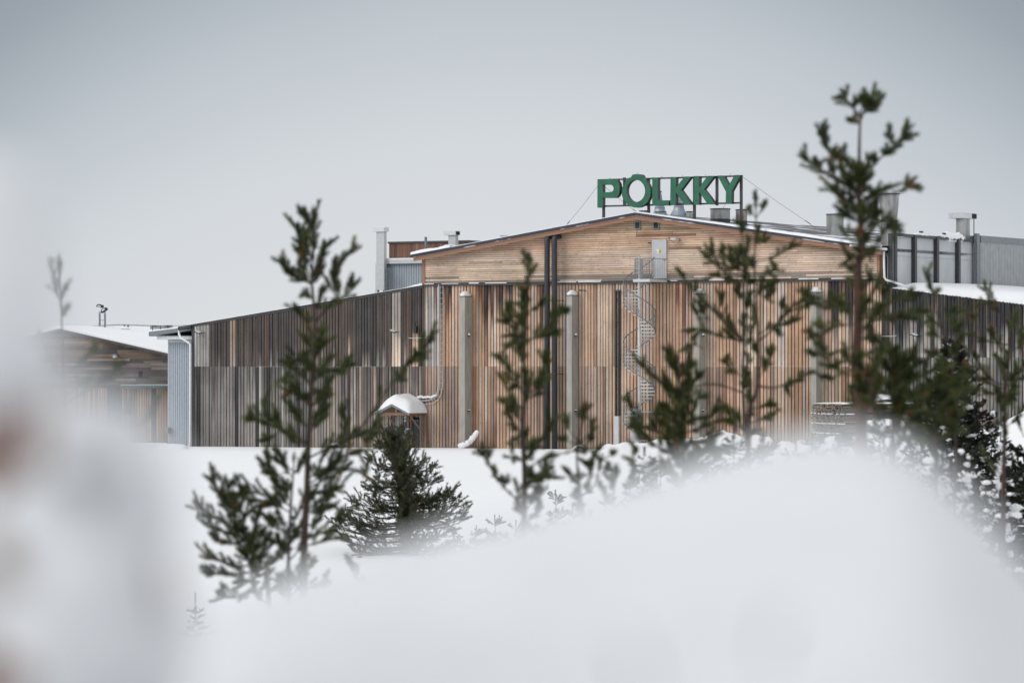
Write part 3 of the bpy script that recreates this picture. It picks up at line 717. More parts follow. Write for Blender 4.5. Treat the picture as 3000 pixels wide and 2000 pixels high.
# ------------------------------------------------------------------ spiral stair
VC = -1.55; uc = fu(1873, VC); rs = .86; zP = fp(1900, 819, VC)[2]; zg = .0
st = thing('spiral_stair', 'galvanised spiral stair winding up the timber wall to the upper door', 'staircase', (uc, VC, 0))
mb = MB(); mb.tube([(uc, VC, ZB), (uc, VC, fp(1878, 752, VC)[2])], .075, 12); mb.build('centre_pole', 'galv_lt', st, True)
NS = 17; nst = int((zP-.1)/.19); dz = .19
def sang(k): return R(75)+2*math.pi*k/NS
for k in range(1, nst):
    a0 = sang(k)-math.pi/NS*1.08; a1 = sang(k)+math.pi/NS*1.08; z = zP-k*dz
    mb = MB(); P = [(uc+.06*math.cos(a0), VC+.06*math.sin(a0)), (uc+rs*math.cos(a0), VC+rs*math.sin(a0)), (uc+rs*math.cos(a1), VC+rs*math.sin(a1)), (uc+.06*math.cos(a1), VC+.06*math.sin(a1))]
    n = len(mb.v); mb.v += [(x, y, z-.07) for x, y in P]+[(x, y, z) for x, y in P]
    for q in ((0, 3, 2, 1), (4, 5, 6, 7), (0, 1, 5, 4), (1, 2, 6, 5), (2, 3, 7, 6), (3, 0, 4, 7)): mb.f.append(tuple(n+i for i in q)); mb.a.append(None)
    mb.build('step', 'galv_step', st)
mb = MB(); m_b = MB(); top, mid, low = [], [], []
kk = np.linspace(-1.2, nst-3.2, int((nst-2)*3))
for i, k in enumerate(kk):
    a = sang(k); z = zP-k*dz; x, y = uc+(rs+.02)*math.cos(a), VC+(rs+.02)*math.sin(a)
    top.append((x, y, z+1.02)); low.append((x, y, z-.02))
    if i % 2 == 0: m_b.tube([(x, y, z-.02), (x, y, z+1.02)], .013, 4, False)
for q in (.34, .68): m_b.tube([(p[0], p[1], p[2]+q) for p in low], .006, 4, False)
mb.tube(top, .028, 6); mb.tube(low, .024, 6); mb.build('handrail', 'galv', st, True); bo = m_b.build('balusters', 'galv', st)
# landing
ua, ub = uc, fu(1950, -.3)
mb = MB(); mb.box(ua, ub, VC-.65, -.14, zP-.035, zP+.0); mb.box(ua, ub, VC-.68, VC-.652, zP-.14, zP+.02); mb.box(ub+.002, ub+.03, VC-.68, -.14, zP-.14, zP+.02)
mb.box(ua-.03, ua-.002, VC-.68, -.14, zP-.14, zP+.02); mb.build('landing', 'galv_lt', st)
mb = MB(); zt = zP+1.15; um = ua+(ub-ua)*.52; vf = VC-.66
for (p, q, n) in ((ua+.08, um-.03, 12), (um+.03, ub, 9)):
    mb.tube([(p, vf, zP+.08), (p, vf, zt-.05), (p+.05, vf, zt), (q-.05, vf, zt), (q, vf, zt-.05), (q, vf, zP+.08), (p, vf, zP+.08)], .02, 6)
    for i in range(1, n): x = p+(q-p)*i/n; mb.tube([(x, vf, zP+.08), (x, vf, zt)], .008, 4, False)
for q in (.3, .5, .7, .9): mb.tube([(ua+.08, vf, zP+q), (um-.03, vf, zP+q)], .006, 4, False)
mb.box(um-.03, um+.03, vf-.02, vf+.02, zP, zt)
for i in range(8): y = vf+(-.2-vf)*i/8; mb.tube([(ub, y, zP), (ub, y, zt)], .008, 4, False)
mb.tube([(ub, vf, zt), (ub, -.15, zt)], .02, 6); mb.build('landing_rail', 'galv', st)
# small door at the stair's foot
t = thing('steel_door', 'pale steel door with snow-topped frame at the foot of the spiral stair', 'door', fp(1860, 1310, -.12))
A, B = fu(1846, -.15), fu(1876, -.15); z0, z1 = 0, fp(1860, 1213, -.15)[2]
mb = MB(); mb.box(A, B, -.15, -.05, z0, z1); mb.build('panel', 'door', t)
mw, my, mk = MB(), MB(), MB(); plates(mw, my, mk, A+.2, -.152, fp(1860, 1247, -.15)[2], .9); mw.build('notice_plate', 'white', t); my.build('warning_plate', 'yellow', t); mk.build('plate_marks', 'black', t)
mb = MB(); mb.box(A-.1, B+1.2, -.35, -.05, z1+.12, z1+.16); mb.build('rail', 'galv_lt', t)
mb = MB(); mb.blob(((A+B)/2, -.22, z1+.2), (.35, .12, .06), 3, .2); mb.build('snow_cap', 'snow', t, True)

# ------------------------------------------------------------------ porch
VP = -1.95
po = thing('entrance_porch', 'small timber entrance porch with gabled roof under a thick cushion of snow', 'porch', (fu(1150, VP), VP, 0))
ua, um, ub = fu(1101, VP), fu(1149, VP), fu(1199, VP); za, zm, zb_ = fp(1101, 1207, VP)[2], fp(1149, 1181, VP)[2], fp(1199, 1208, VP)[2]
zl = (za+zb_)/2; mb = MB()
mb.prism([(ua, zl-.12), (um, zm-.12), (um, zm), (ua, zl)], VP, -.06); mb.prism([(um, zm-.12), (ub, zl-.12), (ub, zl), (um, zm)], VP, -.06)
mb.build('roof', 'beam', po)
mb = MB(); mb.prism([(ua-.03, zl-.17), (um, zm-.17), (um, zm+.02), (ua-.03, zl+.02)], VP-.05, VP-.003); mb.prism([(um, zm-.17), (ub+.03, zl-.17), (ub+.03, zl+.02), (um, zm+.02)], VP-.05, VP-.003); mb.build('bargeboard', 'louvre', po)
mb = MB(); mb.box(ua+.45, ub-.05, VP+.1, VP+.22, zl-.17, zl-.02); mb.box(um+.12, um+.26, VP+.12, VP+.2, zl-.02, zm-.16); mb.box(ub-.20, ub-.08, VP+.225, -.06, zl-.2, zl-.125); mb.build('beam', 'beam', po)
for (x, sx) in ((ua+.62, 1), (ub-.12, 1)):
    mb = MB(); zz = zl-.2; n = len(mb.v)
    mb.tube([(x, VP+.3, zz), (x+.02, -.12, zz-1.15)], .055, 4); mb.build('brace', 'beam', po)
for x in (um+.15, ub+.0):
    mb = MB(); mb.box(x, x+.1, -.28, -.16, ZB, zl-.15); mb.build('post', 'vboards', po) if False else mb.build('post', 'beam', po)
# snow cushion: heightfield over the roof
mb = MB(); nu, nv = 22, 12
def ptop(u): return zl+(zm-zl)*(1-abs(u-um)/((ub-ua)/2)) if ua <= u <= ub else zl
for j in range(nv+1):
    v = VP-.06+(-.08-VP+.06)*j/nv
    for i in range(nu+1):
        u = ua-.05+(ub-ua+.1)*i/nu; e = (i/nu); f_ = max(0, 1-(abs(2*e-1))**(3.0 if e < .5 else 10)); gq = (1-max(0, 1-j/3.)**2)
        h = .52*f_*(.10+.90*gq)*(1+.15*n1(u*1.5+v, 3)); h += .05*ss(.9, .6, e) * 0
        mb.v.append((u, v, ptop(min(max(u, ua), ub))+.005+max(h, .05 if e > .5 else .02)))
for j in range(nv):
    for i in range(nu):
        a = j*(nu+1)+i; mb.f.append((a, a+1, a+nu+2, a+nu+1)); mb.a.append(None)
# skirts
def skirt(idx):
    n = len(mb.v)
    for q in idx: x, y, _ = mb.v[q]; mb.v.append((x, y, ptop(min(max(x, ua), ub))-.03))
    for i in range(len(idx)-1): mb.f.append((n+i, n+i+1, idx[i+1], idx[i])); mb.a.append(None)
skirt(list(range(nu+1))); skirt([j*(nu+1)+nu for j in range(nv+1)]); skirt([j*(nu+1) for j in range(nv+1)])
mb.build('roof_snow', 'snow_lump', po, True)
# door with bars in the porch
A, B = fu(1198, -.1), fu(1226, -.1); z1 = fp(1210, 1222, -.1)[2]
mb = MB(); mb.box(A, B, -.09, -.03, ZB, z1); dr = mb.build('door', 'void', po)
mb = MB(); mb.box(A, B, -.13, -.095, z1-.15-.05, z1-.15)
for i in range(9): x = A+(B-A-.03)*i/8; mb.box(x, x+.022, -.125, -.095, ZB, z1-.2)
mb.build('grille', 'louvre', dr)
mw, my, mk = MB(), MB(), MB(); zz = fp(1200, 1273, -.14)[2]; plates(mw, my, mk, A-.02, -.14, zz, 1.15)
mw.build('notice_plate', 'white', dr); my.build('warning_plate', 'yellow', dr); mk.build('plate_marks', 'black', dr)
# utility cabinet, its notice, conduits, small white lamps
t = thing('utility_cabinet', 'blue-grey wall cabinet with snow on its lid left of the porch door', 'cabinet', fp(1175, 1288, -.7))
A, B, v = fu(1170, -.8), fu(1189, -.8), -.8; z0, z1 = fp(1175, 1288, v)[2], fp(1175, 1259, v)[2]
mb = MB(); mb.box(A, B, v, -.1, z0, z1); mb.box(A-.37, A-.002, v+.15, -.1, z0+.05, z1-.05); mb.build('casing', 'box', t)
mb = MB(); mb.box(A-.36, A-.10, v+.13, v+.148, z0+.22, z1-.1); np_ = mb.build('notice', 'white', t)
mb = MB(); mb.box(A-.34, A-.27, v+.12, v+.128, z0+.24, z0+.29); mb.build('notice_mark', 'red', np_)
mb = MB()
for i in range(4): mb.box(A-.22, A-.16+.02*(i % 2), v+.12, v+.128, z1-.17-i*.07, z1-.13-i*.07)
mb.build('notice_lines', 'black', np_)
mb = MB(); mb.blob(((A+B)/2-.15, v+.35, z1+.02), (.45, .35, .12), 2, .2, 14, 8, fl=.1); mb.build('snow_cap', 'snow', t, True)
for i, (px, py) in enumerate(((1186, 1222), (1186, 1232))):
    a = fp(px, py, -.25); mb = MB(); mb.box(a[0]-.045, a[0]+.045, -.25, -.1, a[2]-.06, a[2]+.06); mb.box(a[0]-.02, a[0]+.02, -.2, -.1, a[2]+.061, a[2]+.1)
    hall_obj(mb, 'switch_box', 'white', a, ['upper of two small white boxes beside the porch door', 'lower of two small white boxes beside the porch door'][i], 'box')
mb = MB()
for px in (1164, 1168, 1173, 1178):
    a = fp(px, 1205, -.18); b = fp(px, 1258, -.18); mb.tube([a, b], .022, 6)
hall_obj(mb, 'conduits', 'galv_lt', fp(1170, 1258, -.18), 'bundle of pale conduits above the blue-grey cabinet', 'conduit')
mb = MB(); a = fp(1192, 1272, -.2); mb.box(a[0]-.03, a[0]+.04, -.22, -.1, a[2]-.05, a[2]+.05)
hall_obj(mb, 'alarm_button', 'red', a, 'small red button box left of the porch door', 'button')
# two snow-capped stones at the wall
for i, (px, r) in enumerate(((981, .28), (997, .15))):
    a = fp(px, 1311, -.8); t = thing('snow_capped_stone', ['larger snow-capped stone at the foot of the wing wall', 'smaller snow-capped stone beside a larger one at the wing wall'][i], 'stone', a)
    mb = MB(); mb.blob((a[0], a[1], a[2]+.02), (r*.95, r, r*.8), i, .2); mb.build('stone', 'stone', t, True)
    mb = MB(); mb.blob((a[0]-.02, a[1], a[2]+r*.55), (r*1.05, r*1.05, r*.55), i+3, .1, 12, 8, fl=.1); mb.build('snow_cap', 'snow', t, True)

# ------------------------------------------------------------------ corrugated annex left of the wing, canopy
def corrugated(mb, p0, p1, z0, z1, pitch=.2, dep=.03):
    """zig-zag sheet between (u,v) points p0 and p1; z1 may be a function of the fraction along"""
    p0, p1 = Vector((*p0, 0)), Vector((*p1, 0)); L_ = (p1-p0).length; t = (p1-p0)/L_; nrm = Vector((t.y, -t.x, 0)); n = int(L_/pitch)
    prof = []
    for i in range(n):
        for f, d in ((0, 0), (.55, 0), (.65, dep), (.9, dep)): prof.append(((i+f)*pitch, d))
    prof.append((L_, 0)); zf = z1 if callable(z1) else (lambda f: z1)
    for (a, d), (b, e) in zip(prof, prof[1:]):
        A = p0+t*a+nrm*d; B = p0+t*b+nrm*e
        mb.quad((A.x, A.y, z0), (B.x, B.y, z0), (B.x, B.y, zf(b/L_)), (A.x, A.y, zf(a/L_)))
an = thing('corrugated_annex', 'pale blue-grey corrugated annex at the left end of the timber wing', 'annex', (fu(525, 2), 2, 0))
V = 1.2; a, b = fu(495, V), fu(562, V); z1 = fp(520, 985, V)[2]
mb = MB(); corrugated(mb, (a, V), (b, V), ZB, z1, .16, .03); mb.box(a, b, V+.02, 8, ZB, z1-.01); mb.build('wall', 'corr_blue', an)
mb = MB(); mb.box(a-.05, a, V-.04, V+.3, ZB, z1); mb.box(a-.0, b, V-.045, V-.032, z1-.35, z1-.25); mb.build('trim', 'galv_lt', an)
mb = MB(); a2, b2 = fu(436, .3), fu(560, .3); zt0, zt1 = fp(436, 972, .3)[2], fp(560, 957, .3)[2]; zb0 = fp(436, 985, .3)[2]
mb.prism([(a2, zb0), (b2, zb0+.35), (b2, zt1), (a2, zt0)], .3, 7); ro = mb.build('canopy', 'galv', an)
mb = MB(); mb.box(a2+.45, b2-.05, .5, 6, zb0-.2, zb0-.01); mb.build('canopy_beam', 'galv_lt', ro)
mb = MB(); mb.prism([(a2, zt0+.005), (b2, zt1+.005), (b2, zt1+.10), (a2, zt0+.05)], .28, 7); mb.build('canopy_snow', 'snow', ro)
mb = MB(); A = fp(484, 1252, .8); mb.box(A[0]-.0, A[0]+.2, .8, 1.1, A[2]-.35, A[2]); mb.tube([(A[0]+.1, .9, A[2]-.35), (A[0]+.1, .9, -.2)], .03, 6)
hall_obj(mb, 'meter_box', 'galv', (A[0], .8, 0), 'small grey meter box on a stand left of the corrugated annex', 'meter box')
mb = MB(); Vr = 6
for k in range(4): A = fp(440, 955+k*2.6, Vr); B = fp(505, 953+k*2.6, Vr); mb.tube([A, B], .02, 5)
for px in (447, 470, 492): A = fp(px, 953, Vr); B = fp(px, 975, Vr); mb.tube([A, B], .025, 5)
hall_obj(mb, 'roof_railing', 'dark_steel', fp(470, 975, Vr), 'low dark railing on the roof above the annex canopy', 'railing')

# ------------------------------------------------------------------ far left hall
V = 26.
fh = thing('far_hall', 'distant dark timber hall with snowy sloping roof at the left edge', 'industrial hall', (fu(350, V), V, 0))
def za_(px): return fp(px, 968+(px-200)*.227, V)[2]
uA, uB = fu(60, V), fu(560, V); zA2 = fp(200, 968, V)[2]; zB2 = fp(495, 1035, V)[2]; sl2 = (zA2-zB2)/(fu(495, V)-fu(200, V)); uTop = fu(190, V)
def zr2(u): return zA2+sl2*(fu(200, V)-uTop)-sl2*abs(u-uTop)
zc = fp(420, 1128, V)[2]; random.seed(21)
mb = MB(); z = zc
while z < zr2(uTop):
    z1 = z+.15; u = uA-random.random()*2
    while u < uB:
        ue = u+random.uniform(1.5, 4.5); ca, cb = max(u, uA), min(ue, uB); ulr = uTop+(zr2(uTop)-.1-z)/sl2; ull = uTop-(zr2(uTop)-.1-z)/sl2; ca, cb = max(ca, ull), min(cb, ulr)
        if cb > ca+.05:
            q = n1((ca+cb)*.12, z*.5); c = pick([(3, (.22, .165, .125)), (2, (.16, .12, .10)), (1.5, (.28, .23, .19)), (1, (.10, .09, .085))])
            if z < zc+1.6: c = pick([(3, (.09, .08, .08)), (2, (.15, .13, .12)), (1, (.22, .20, .18))])
            mb.cur = (jit(c),)*2+(99,); mb.quad((ca, V-.13, z), (cb-.01, V-.13, z), (cb-.01, V-.10, z1), (ca, V-.10, z1))
        u = ue
    z = z1
mb.cur = ((.05, .045, .04),)*2+(99,); mb.prism([(uA, ZB), (uB, ZB), (uB, zr2(uB)-.12), (uTop, zr2(uTop)-.12), (uA, zr2(uA)-.12)], V-.095, V+.5); mb.cur = None
mb.build('gable_wall', 'hboards', fh)
def st_far(u, r, over):
    p = px_of(u, V); c = pick([(3, (.34, .235, .16)), (2, (.27, .18, .12)), (1, (.14, .10, .08))]) if over else (.10, .07, .05)
    if 318 < p < 362 or 452 < p < 464: c = (.03, .028, .028)
    return jit(c), jit(c), 99
mb = MB(); board_wall(mb, uA, uB, ZB, lambda u: zc-.2, [], st_far, V-.25); mb.build('lower_wall', 'vboards', fh)
mb = MB(); mb.box(fu(357, V-.5), fu(497, V-.5), V-.7, V-.3, zc-.16, zc-.03); mb.tube([(fu(357, V-.7), V-.75, zc-.18), (fu(497, V-.7), V-.75, zc-.18)], .06, 8); mb.build('door_track', 'dark_steel', fh)
mb = MB(); mb.box(fu(358, V-.5), fu(496, V-.5), V-.68, V-.3, zc-.028, zc+.05); mb.build('light_strip', 'turq', fh)
mb = MB(); mb.prism([(uTop, zr2(uTop)-.1), (uB, zr2(uB)-.1), (uB, zr2(uB)+.05), (uTop, zr2(uTop)+.05)], V-.7, V+38); mb.prism([(uA, zr2(uA)-.1), (uTop, zr2(uTop)-.1), (uTop, zr2(uTop)+.05), (uA, zr2(uA)+.05)], V-.7, V+38); ro = mb.build('roof', 'flash', fh)
mb = MB(); mb.prism([(uTop, zr2(uTop)+.055), (uB, zr2(uB)+.055), (uB, zr2(uB)+.3), (uTop, zr2(uTop)+.3)], V-.6, V+37.5); mb.prism([(uA, zr2(uA)+.055), (uTop, zr2(uTop)+.055), (uTop, zr2(uTop)+.3), (uA, zr2(uA)+.3)], V-.6, V+37.5); mb.build('roof_snow', 'snow', ro)
mb = MB(); A = fp(415, 1096, V); mb.box(A[0]-.12, A[0]+.13, V-.2, V-.135, A[2]-.2, A[2]+.2); mb.build('opening', 'void', fh)
# round lamp on it, and roof gear
A = fp(337, 1043, V-.8); t = thing('wall_lamp', 'round tilted lamp on the gable of the distant dark hall', 'lamp', A)
mb = MB(); mb.blob(A, (.25, .18, .16), 1, .02, 14, 8); mb.tube([A, (A[0]-.25, V-.13, A[2]+.1)], .05, 6); mb.build('housing', 'galv', t, True)
mb = MB(); mb.blob((A[0]+.06, A[1]-.06, A[2]-.05), (.17, .15, .1), 1, .02, 12, 8); mb.build('lens', 'glass', t, True)
Vm = V+4
def onroof(px, v): u = fu(px, v); return u, zr2(u)+.1
u, zb = onroof(308, Vm); zt = fp(308, 966, Vm)[2]; mb = MB(); mb.lathe(u, Vm, [(.24, min(zb, zt-.8)), (.24, zt-.05), (.27, zt-.05), (.27, zt), (.1, zt)]); hall_obj(mb, 'chimney_pipe', 'galv_lt', (u, Vm, zb), 'short pale round chimney on the distant snowy roof', 'chimney', smooth=True)
a, b = fu(322, Vm+1), fu(357, Vm+1); zt = fp(340, 963, Vm+1)[2]; z0 = fp(340, 992, Vm+1)[2]
t = thing('rooftop_unit', 'blue-grey ventilation box on the distant snowy roof', 'ventilation unit', ((a+b)/2, Vm+1, z0)); mb = MB(); mb.box(a, b, Vm+1, Vm+2, z0+.12, zt); mb.build('casing', 'box', t); mb = MB(); mb.box(a-.05, b+.05, Vm+.95, Vm+2.05, z0-.4, z0+.118); mb.build('curb', 'dark_steel', t)
t = thing('light_mast', 'twin-post light mast with two black floodlights on the distant roof', 'light mast', fp(298, 985, Vm))
for px in (292, 307.5):
    mb = MB(); A = fp(px, 918, Vm); mb.box(A[0]-.05, A[0]+.05, Vm-.05, Vm+.05, fp(px, 990, Vm)[2], A[2]); mb.build('post', 'louvre', t)
mb = MB(); A, B = fp(290, 917, Vm), fp(309, 917, Vm); mb.box(A[0], B[0], Vm-.05, Vm+.05, A[2], A[2]+.09); C_ = fp(292, 937, Vm), fp(307, 937, Vm); mb.box(C_[0][0], C_[1][0], Vm-.03, Vm+.03, C_[0][2]-.04, C_[0][2]); mb.tube([fp(300, 917, Vm), fp(299, 905, Vm)], .04, 6); mb.build('crossbar', 'louvre', t)
for (px, py, tl, ln) in ((294, 896.5, -.15, 10), (306, 908, .5, 10)):
    A = Vector(fp(px, py, Vm)); mb = MB(); dx = Vector((math.cos(tl), 0, math.sin(tl))); dzv = Vector((-math.sin(tl), 0, math.cos(tl)))
    P = [A-dx*.22-dzv*.08, A+dx*.2-dzv*.1, A+dx*.22+dzv*.08, A-dx*.12+dzv*.12, A-dx*.24]
    mb.prism([(p.x, p.z) for p in P], Vm-.16, Vm+.12); fo = mb.build('floodlight', 'black', t)
    mb = MB(); P = [A-dx*.12-dzv*.05, A+dx*.14-dzv*.06, A+dx*.15+dzv*.04, A-dx*.1+dzv*.05]; mb.prism([(p.x, p.z) for p in P], Vm-.175, Vm-.163); mb.build('lens', 'glass', fo)
t = thing('pipe_bridge', 'pair of grey posts carrying a long pipe behind the distant roof', 'pipe bridge', fp(368, 990, Vm+3))
for px in (363, 374):
    mb = MB(); A = fp(px, 950, Vm+3); B = fp(px, 995, Vm+3); mb.box(A[0]-.05, A[0]+.05, Vm+3, Vm+3.1, B[2], A[2]); mb.build('post', 'louvre', t)
mb = MB(); mb.tube([fp(265, 978, Vm+3), fp(440, 974, Vm+3)], .06, 6); mb.build('pipe', 'galv', t)
mb = MB(); mb.tube([fp(190, 958, Vm+8), fp(360, 950, Vm+8), fp(500, 955, Vm+8), fp(580, 950, Vm+8)], .012, 4); mb.tube([fp(200, 958, Vm+8), fp(360, 952, Vm+8), fp(510, 958, Vm+8)], .012, 4)
hall_obj(mb, 'overhead_wire', 'dark_steel', fp(360, 952, Vm+8), 'thin overhead wires crossing behind the distant roof', 'wire')

# ------------------------------------------------------------------ rear grey building left of gable
V = 20.
rb = thing('rear_building', 'grey-blue corrugated building with rusty penthouse behind the left roof slope', 'building', (fu(1180, V), V, 0))
a, b = fu(1114, V), fu(1300, V); z0 = 4.
mb = MB(); corrugated(mb, (fu(1121, V), V), (b, V), z0, lambda f: fp(1180, 770, V)[2]-.05, .18, .03); mb.box(fu(1121, V), b, V+.02, V+10, z0, fp(1180, 770, V)[2]-.06); mb.build('wall', 'corr_blue', rb)
mb = MB(); z = fp(1180, 770, V)[2]; mb.box(fu(1122, V), b, V-.3, V+10.2, z-.05, z+.2); mb.build('eave', 'galv_lt', rb)
mb = MB(); mb.box(fu(1127, V), b, V-.28, V+10, z+.2, z+.3); mb.build('roof_snow', 'snow', rb)
mb = MB(); zt = fp(1180, 713, V+3)[2]; random.seed(31)
u = fu(1140, V+3)
while u < b:
    c = pick([(3, (.23, .125, .09)), (2, (.17, .10, .075)), (1, (.27, .16, .12))]); mb.cur = (jit(c),)*2+(99,); mb.quad((u, V+3, z), (u+.19, V+3, z), (u+.19, V+3, zt), (u, V+3, zt)); u += .2
mb.cur = ((.05,)*3,)*2+(99,); mb.box(fu(1140, V+3), b, V+3.02, V+8, z, zt-.01); mb.cur = None
mb.build('penthouse', 'vboards', rb)
mb = MB(); mb.box(fu(1138, V+3), b+.1, V+2.9, V+8.1, zt, zt+.12); mb.build('penthouse_edge', 'flash', rb)
A = fu(1117, V), fu(1140, V)
mb = MB(); mb.box(A[0]+.0, A[1], V-.6, V-.3, fp(1120, 850, V)[2], fp(1120, 680, V)[2]); mb.box(fu(1113, V)-.0, fu(1119, V), V-.55, V-.3, z0, z); mb.build('flue_shaft', 'galv_lt', rb)
mb = MB(); mb.box(fu(1108, V), fu(1140, V)+.05, V-.7, V-.1, fp(1120, 680, V)[2]+.002, fp(1120, 667, V)[2]); mb.build('flue_cap', 'white_pipe', rb)
mb = MB(); P = [fp(1128, 860, V-.7), fp(1128, 785, V-.7)]; Q = [fp(1147, 860, V-.7), fp(1147, 785, V-.7)]; mb.tube(P, .035, 6); mb.tube(Q, .035, 6)
for i in range(11):
    f = (i+.5)/11; mb.tube([Vector(P[0]).lerp(Vector(P[1]), f), Vector(Q[0]).lerp(Vector(Q[1]), f)], .02, 5)
mb.build('ladder', 'louvre', rb)
mb = MB(); A = fp(1246, 694, 15.); B = fp(1246, 760, 15.); mb.box(A[0]-.06, A[0]+.06, 15, 15.12, B[2], A[2])
hall_obj(mb, 'steel_post', 'galv', (A[0], 15, B[2]), 'slim grey post standing left of the gable roof tip', 'post')

# ------------------------------------------------------------------ right structures (faces running back from the gable's right corner)
US = uR+.35
def vx(px, u=US):   # depth v at which the plane u shows at px
    a = px-1500; return (F*(X0+u*c_)-a*(D-u*s_))/(a*c_-F*s_)
def zz(px, py, u=US): v = vx(px, u); return (HOR-py)*(D-u*s_+v*c_)/F-GZ
va, vb = vx(2612), vx(2866); zt = (zz(2615, 690)+zz(2862, 700))/2; zs = ztr(US)-.3
pn = thing('panel_screen', 'tall screen of pale panels between dark steel posts right of the gable', 'screen wall', (US, va, zs))
edges = [2615, 2673, 2738, 2801, 2862]
for i in range(4):
    v0, v1 = vx(edges[i]+3), vx(edges[i+1]-3); mb = MB(); zmid = zz(2700, 754)
    mb.box(US-.08, US, v0, v1, zs, zmid-.012); mb.box(US-.08, US, v0, v1, zmid+.012, zt-.12); mb.box(US-.09, US-.03, v0, v1, zmid-.012, zmid+.012); mb.build('panel', 'panel', pn)
for e in edges+[2606]:
    mb = MB(); v = vx(e); top = zt+.02; mb.box(US-.02, US+.22, v-.14, v+.14, zs, top); mb.build('post', 'dark_steel', pn)
mb = MB(); mb.box(US-.02, US+.17, va+.3, vb-.3, zt-.1, zt+.05)
for e in (2700, 2768): v = vx(e); mb.box(US-.1, US+.05, v-.12, v+.12, zt+.052, zt+.28)
mb.build('top_beam', 'dark_steel', pn)
mb = MB()
for k, e in enumerate(list(range(2690, 2712, 5))+list(range(2755, 2820, 5))): v = vx(e); mb.blob((US, v, zt+.07), (.2, .35, .10+.14*(2770 < e < 2812)), k, .35, 10, 7)
mb.build('snow_cap', 'snow_lump', pn, True)
# corrugated building
u2 = US+.25; v0, v1 = vx(2872, u2), vx(3120, u2); z2 = zz(2870, 690, u2)
cb = thing('corrugated_building', 'large grey corrugated building at the right edge behind the snowy roof', 'building', (u2, v0, zs))
mb = MB(); corrugated(mb, (u2, v0), (u2, v1), zs-1, z2-.35, .22, .035); mb.box(u2-6, u2-.02, v0, v1, zs-1, z2-.36); mb.build('wall', 'corr_grey', cb)
mb = MB(); mb.box(u2-6, u2+.06, v0-.05, v1, z2-.35, z2); mb.build('eave', 'galv', cb)
mb = MB(); v = vx(2862, u2); mb.box(u2-.1, u2+.1, v-.18, v+.18, zs, z2+.1); mb.build('corner_post', 'galv', cb)
# T-shaped flue
v = vx(2838, US); zc0 = zz(2840, 640); zc1 = zz(2840, 625)
t = thing('hooded_flue', 'dark square flue with a wide pale hood between the panels and corrugated building', 'flue', (US-.4, v, zt))
vv0, vv1 = vx(2830), vx(2849); mb = MB(); mb.box(US-.6, US-.15, vv0, vv1, zt-.3, zc0); mb.build('shaft', 'fan', t)
mb = MB(); mb.box(US-.95, US-.05, vx(2825), vx(2863), zc0+.002, zc1+.02); mb.build('hood', 'galv_lt', t)
mb = MB(); mb.box(US-.048, US-.03, vx(2850), vx(2863), zc0+.02, zc1); mb.tube([(US-.1, vx(2858), zt), (US-.1, vx(2858), zc0)], .025, 5); mb.build('opening', 'void', t)

# ------------------------------------------------------------------ lumber stack
random.seed(13)
Yl = 196.; base = wp(2478, 1320, Yl); al = R(24); ldir = Vector((math.cos(al), math.sin(al), 0)); wdir = Vector((-math.sin(al), math.cos(al), 0))
PW, PH, PL = 1.75, .44, 4.9
zb0 = -4.75
M['lumber'] = boards_mat('sawn_lumber', (2, 8, 8))
for layer in range(6):
    for row in range(2):
        t = bpy.data.objects.new('lumber_pack', None); col.objects.link(t); jl = random.uniform(-.12, .12)
        t.location = Vector((base.x, Yl, zb0+layer*(PH+.06)))+ldir*jl+wdir*(row*(PW+.12)); t.rotation_euler = (0, 0, al); t['_b'] = [0, 0, 0]
        tag(t, '%s lumber pack, %s in the %s row of the stack' % ('snow-covered' if layer == 5 else 'snow-dusted', ['lowest', 'second from the ground', 'third from the ground', 'fourth from the ground', 'second from the top', 'topmost'][layer], ['front', 'back'][row]), 'lumber pack', 'lumber packs stacked by the wall')
        mb = MB()
        for cc in range(5):
            for q in range(9):
                c = pick([(3, (.25, .20, .15)), (2, (.17, .14, .12)), (1, (.10, .09, .08)), (1, (.32, .25, .18))]); mb.cur = (jit(c, .2),)*2+(99,)
                e0 = random.uniform(-.14, .05); e1 = PL+random.uniform(-.1, .1); y0 = q*PW/9+.012; z0 = cc*(PH/5)
                mb.box(e0, e1, y0, y0+PW/9-.024, z0+.01, z0+PH/5-.022)
        mb.cur = None; mb.build('boards', 'lumber', t)
        mb = MB()
        for q in range(4): x = .3+q*(PL-.6)/3; mb.box(x-.05, x+.05, -.02, PW+.02, -.055, .006)
        mb.build('bearers', 'bark', t)
        mb = MB()
        if layer == 5:
            n = 30; m_ = 8
            for j in range(m_+1):
                for i in range(n+1):
                    x = -.1+(PL+.2)*i/n; y = -.04+(PW+.08)*j/m_; h = .08+.05*n1(x*1.2, row*3+y)+(.45*math.exp(-((x-3.4)/.8)**2) if row == 1 else 0)
                    ed = min(i, n-i, 2)/2*.6+.4; mb.v.append((x, y, PH-.02+h*ed*(1 if 0 < j < m_ else .5)))
            for j in range(m_):
                for i in range(n): a = j*(n+1)+i; mb.f.append((a, a+1, a+n+2, a+n+1)); mb.a.append(None)
        else:
            for q in range(9):
                if random.random() < .75: y0 = q*PW/9+.1; mb.blob((-.08, y0, PH-.0), (.09, .08, .035), q, .3, 8, 5)
            for q in range(7):
                if row == 0 and random.random() < .6: mb.blob((random.uniform(.2, PL), -.03, PH*random.choice((.2, .6, 1.))), (random.uniform(.1, .3), .04, .03), q, .3, 8, 5)
        if mb.v: mb.build('snow_cap', 'snow_lump', t, True)

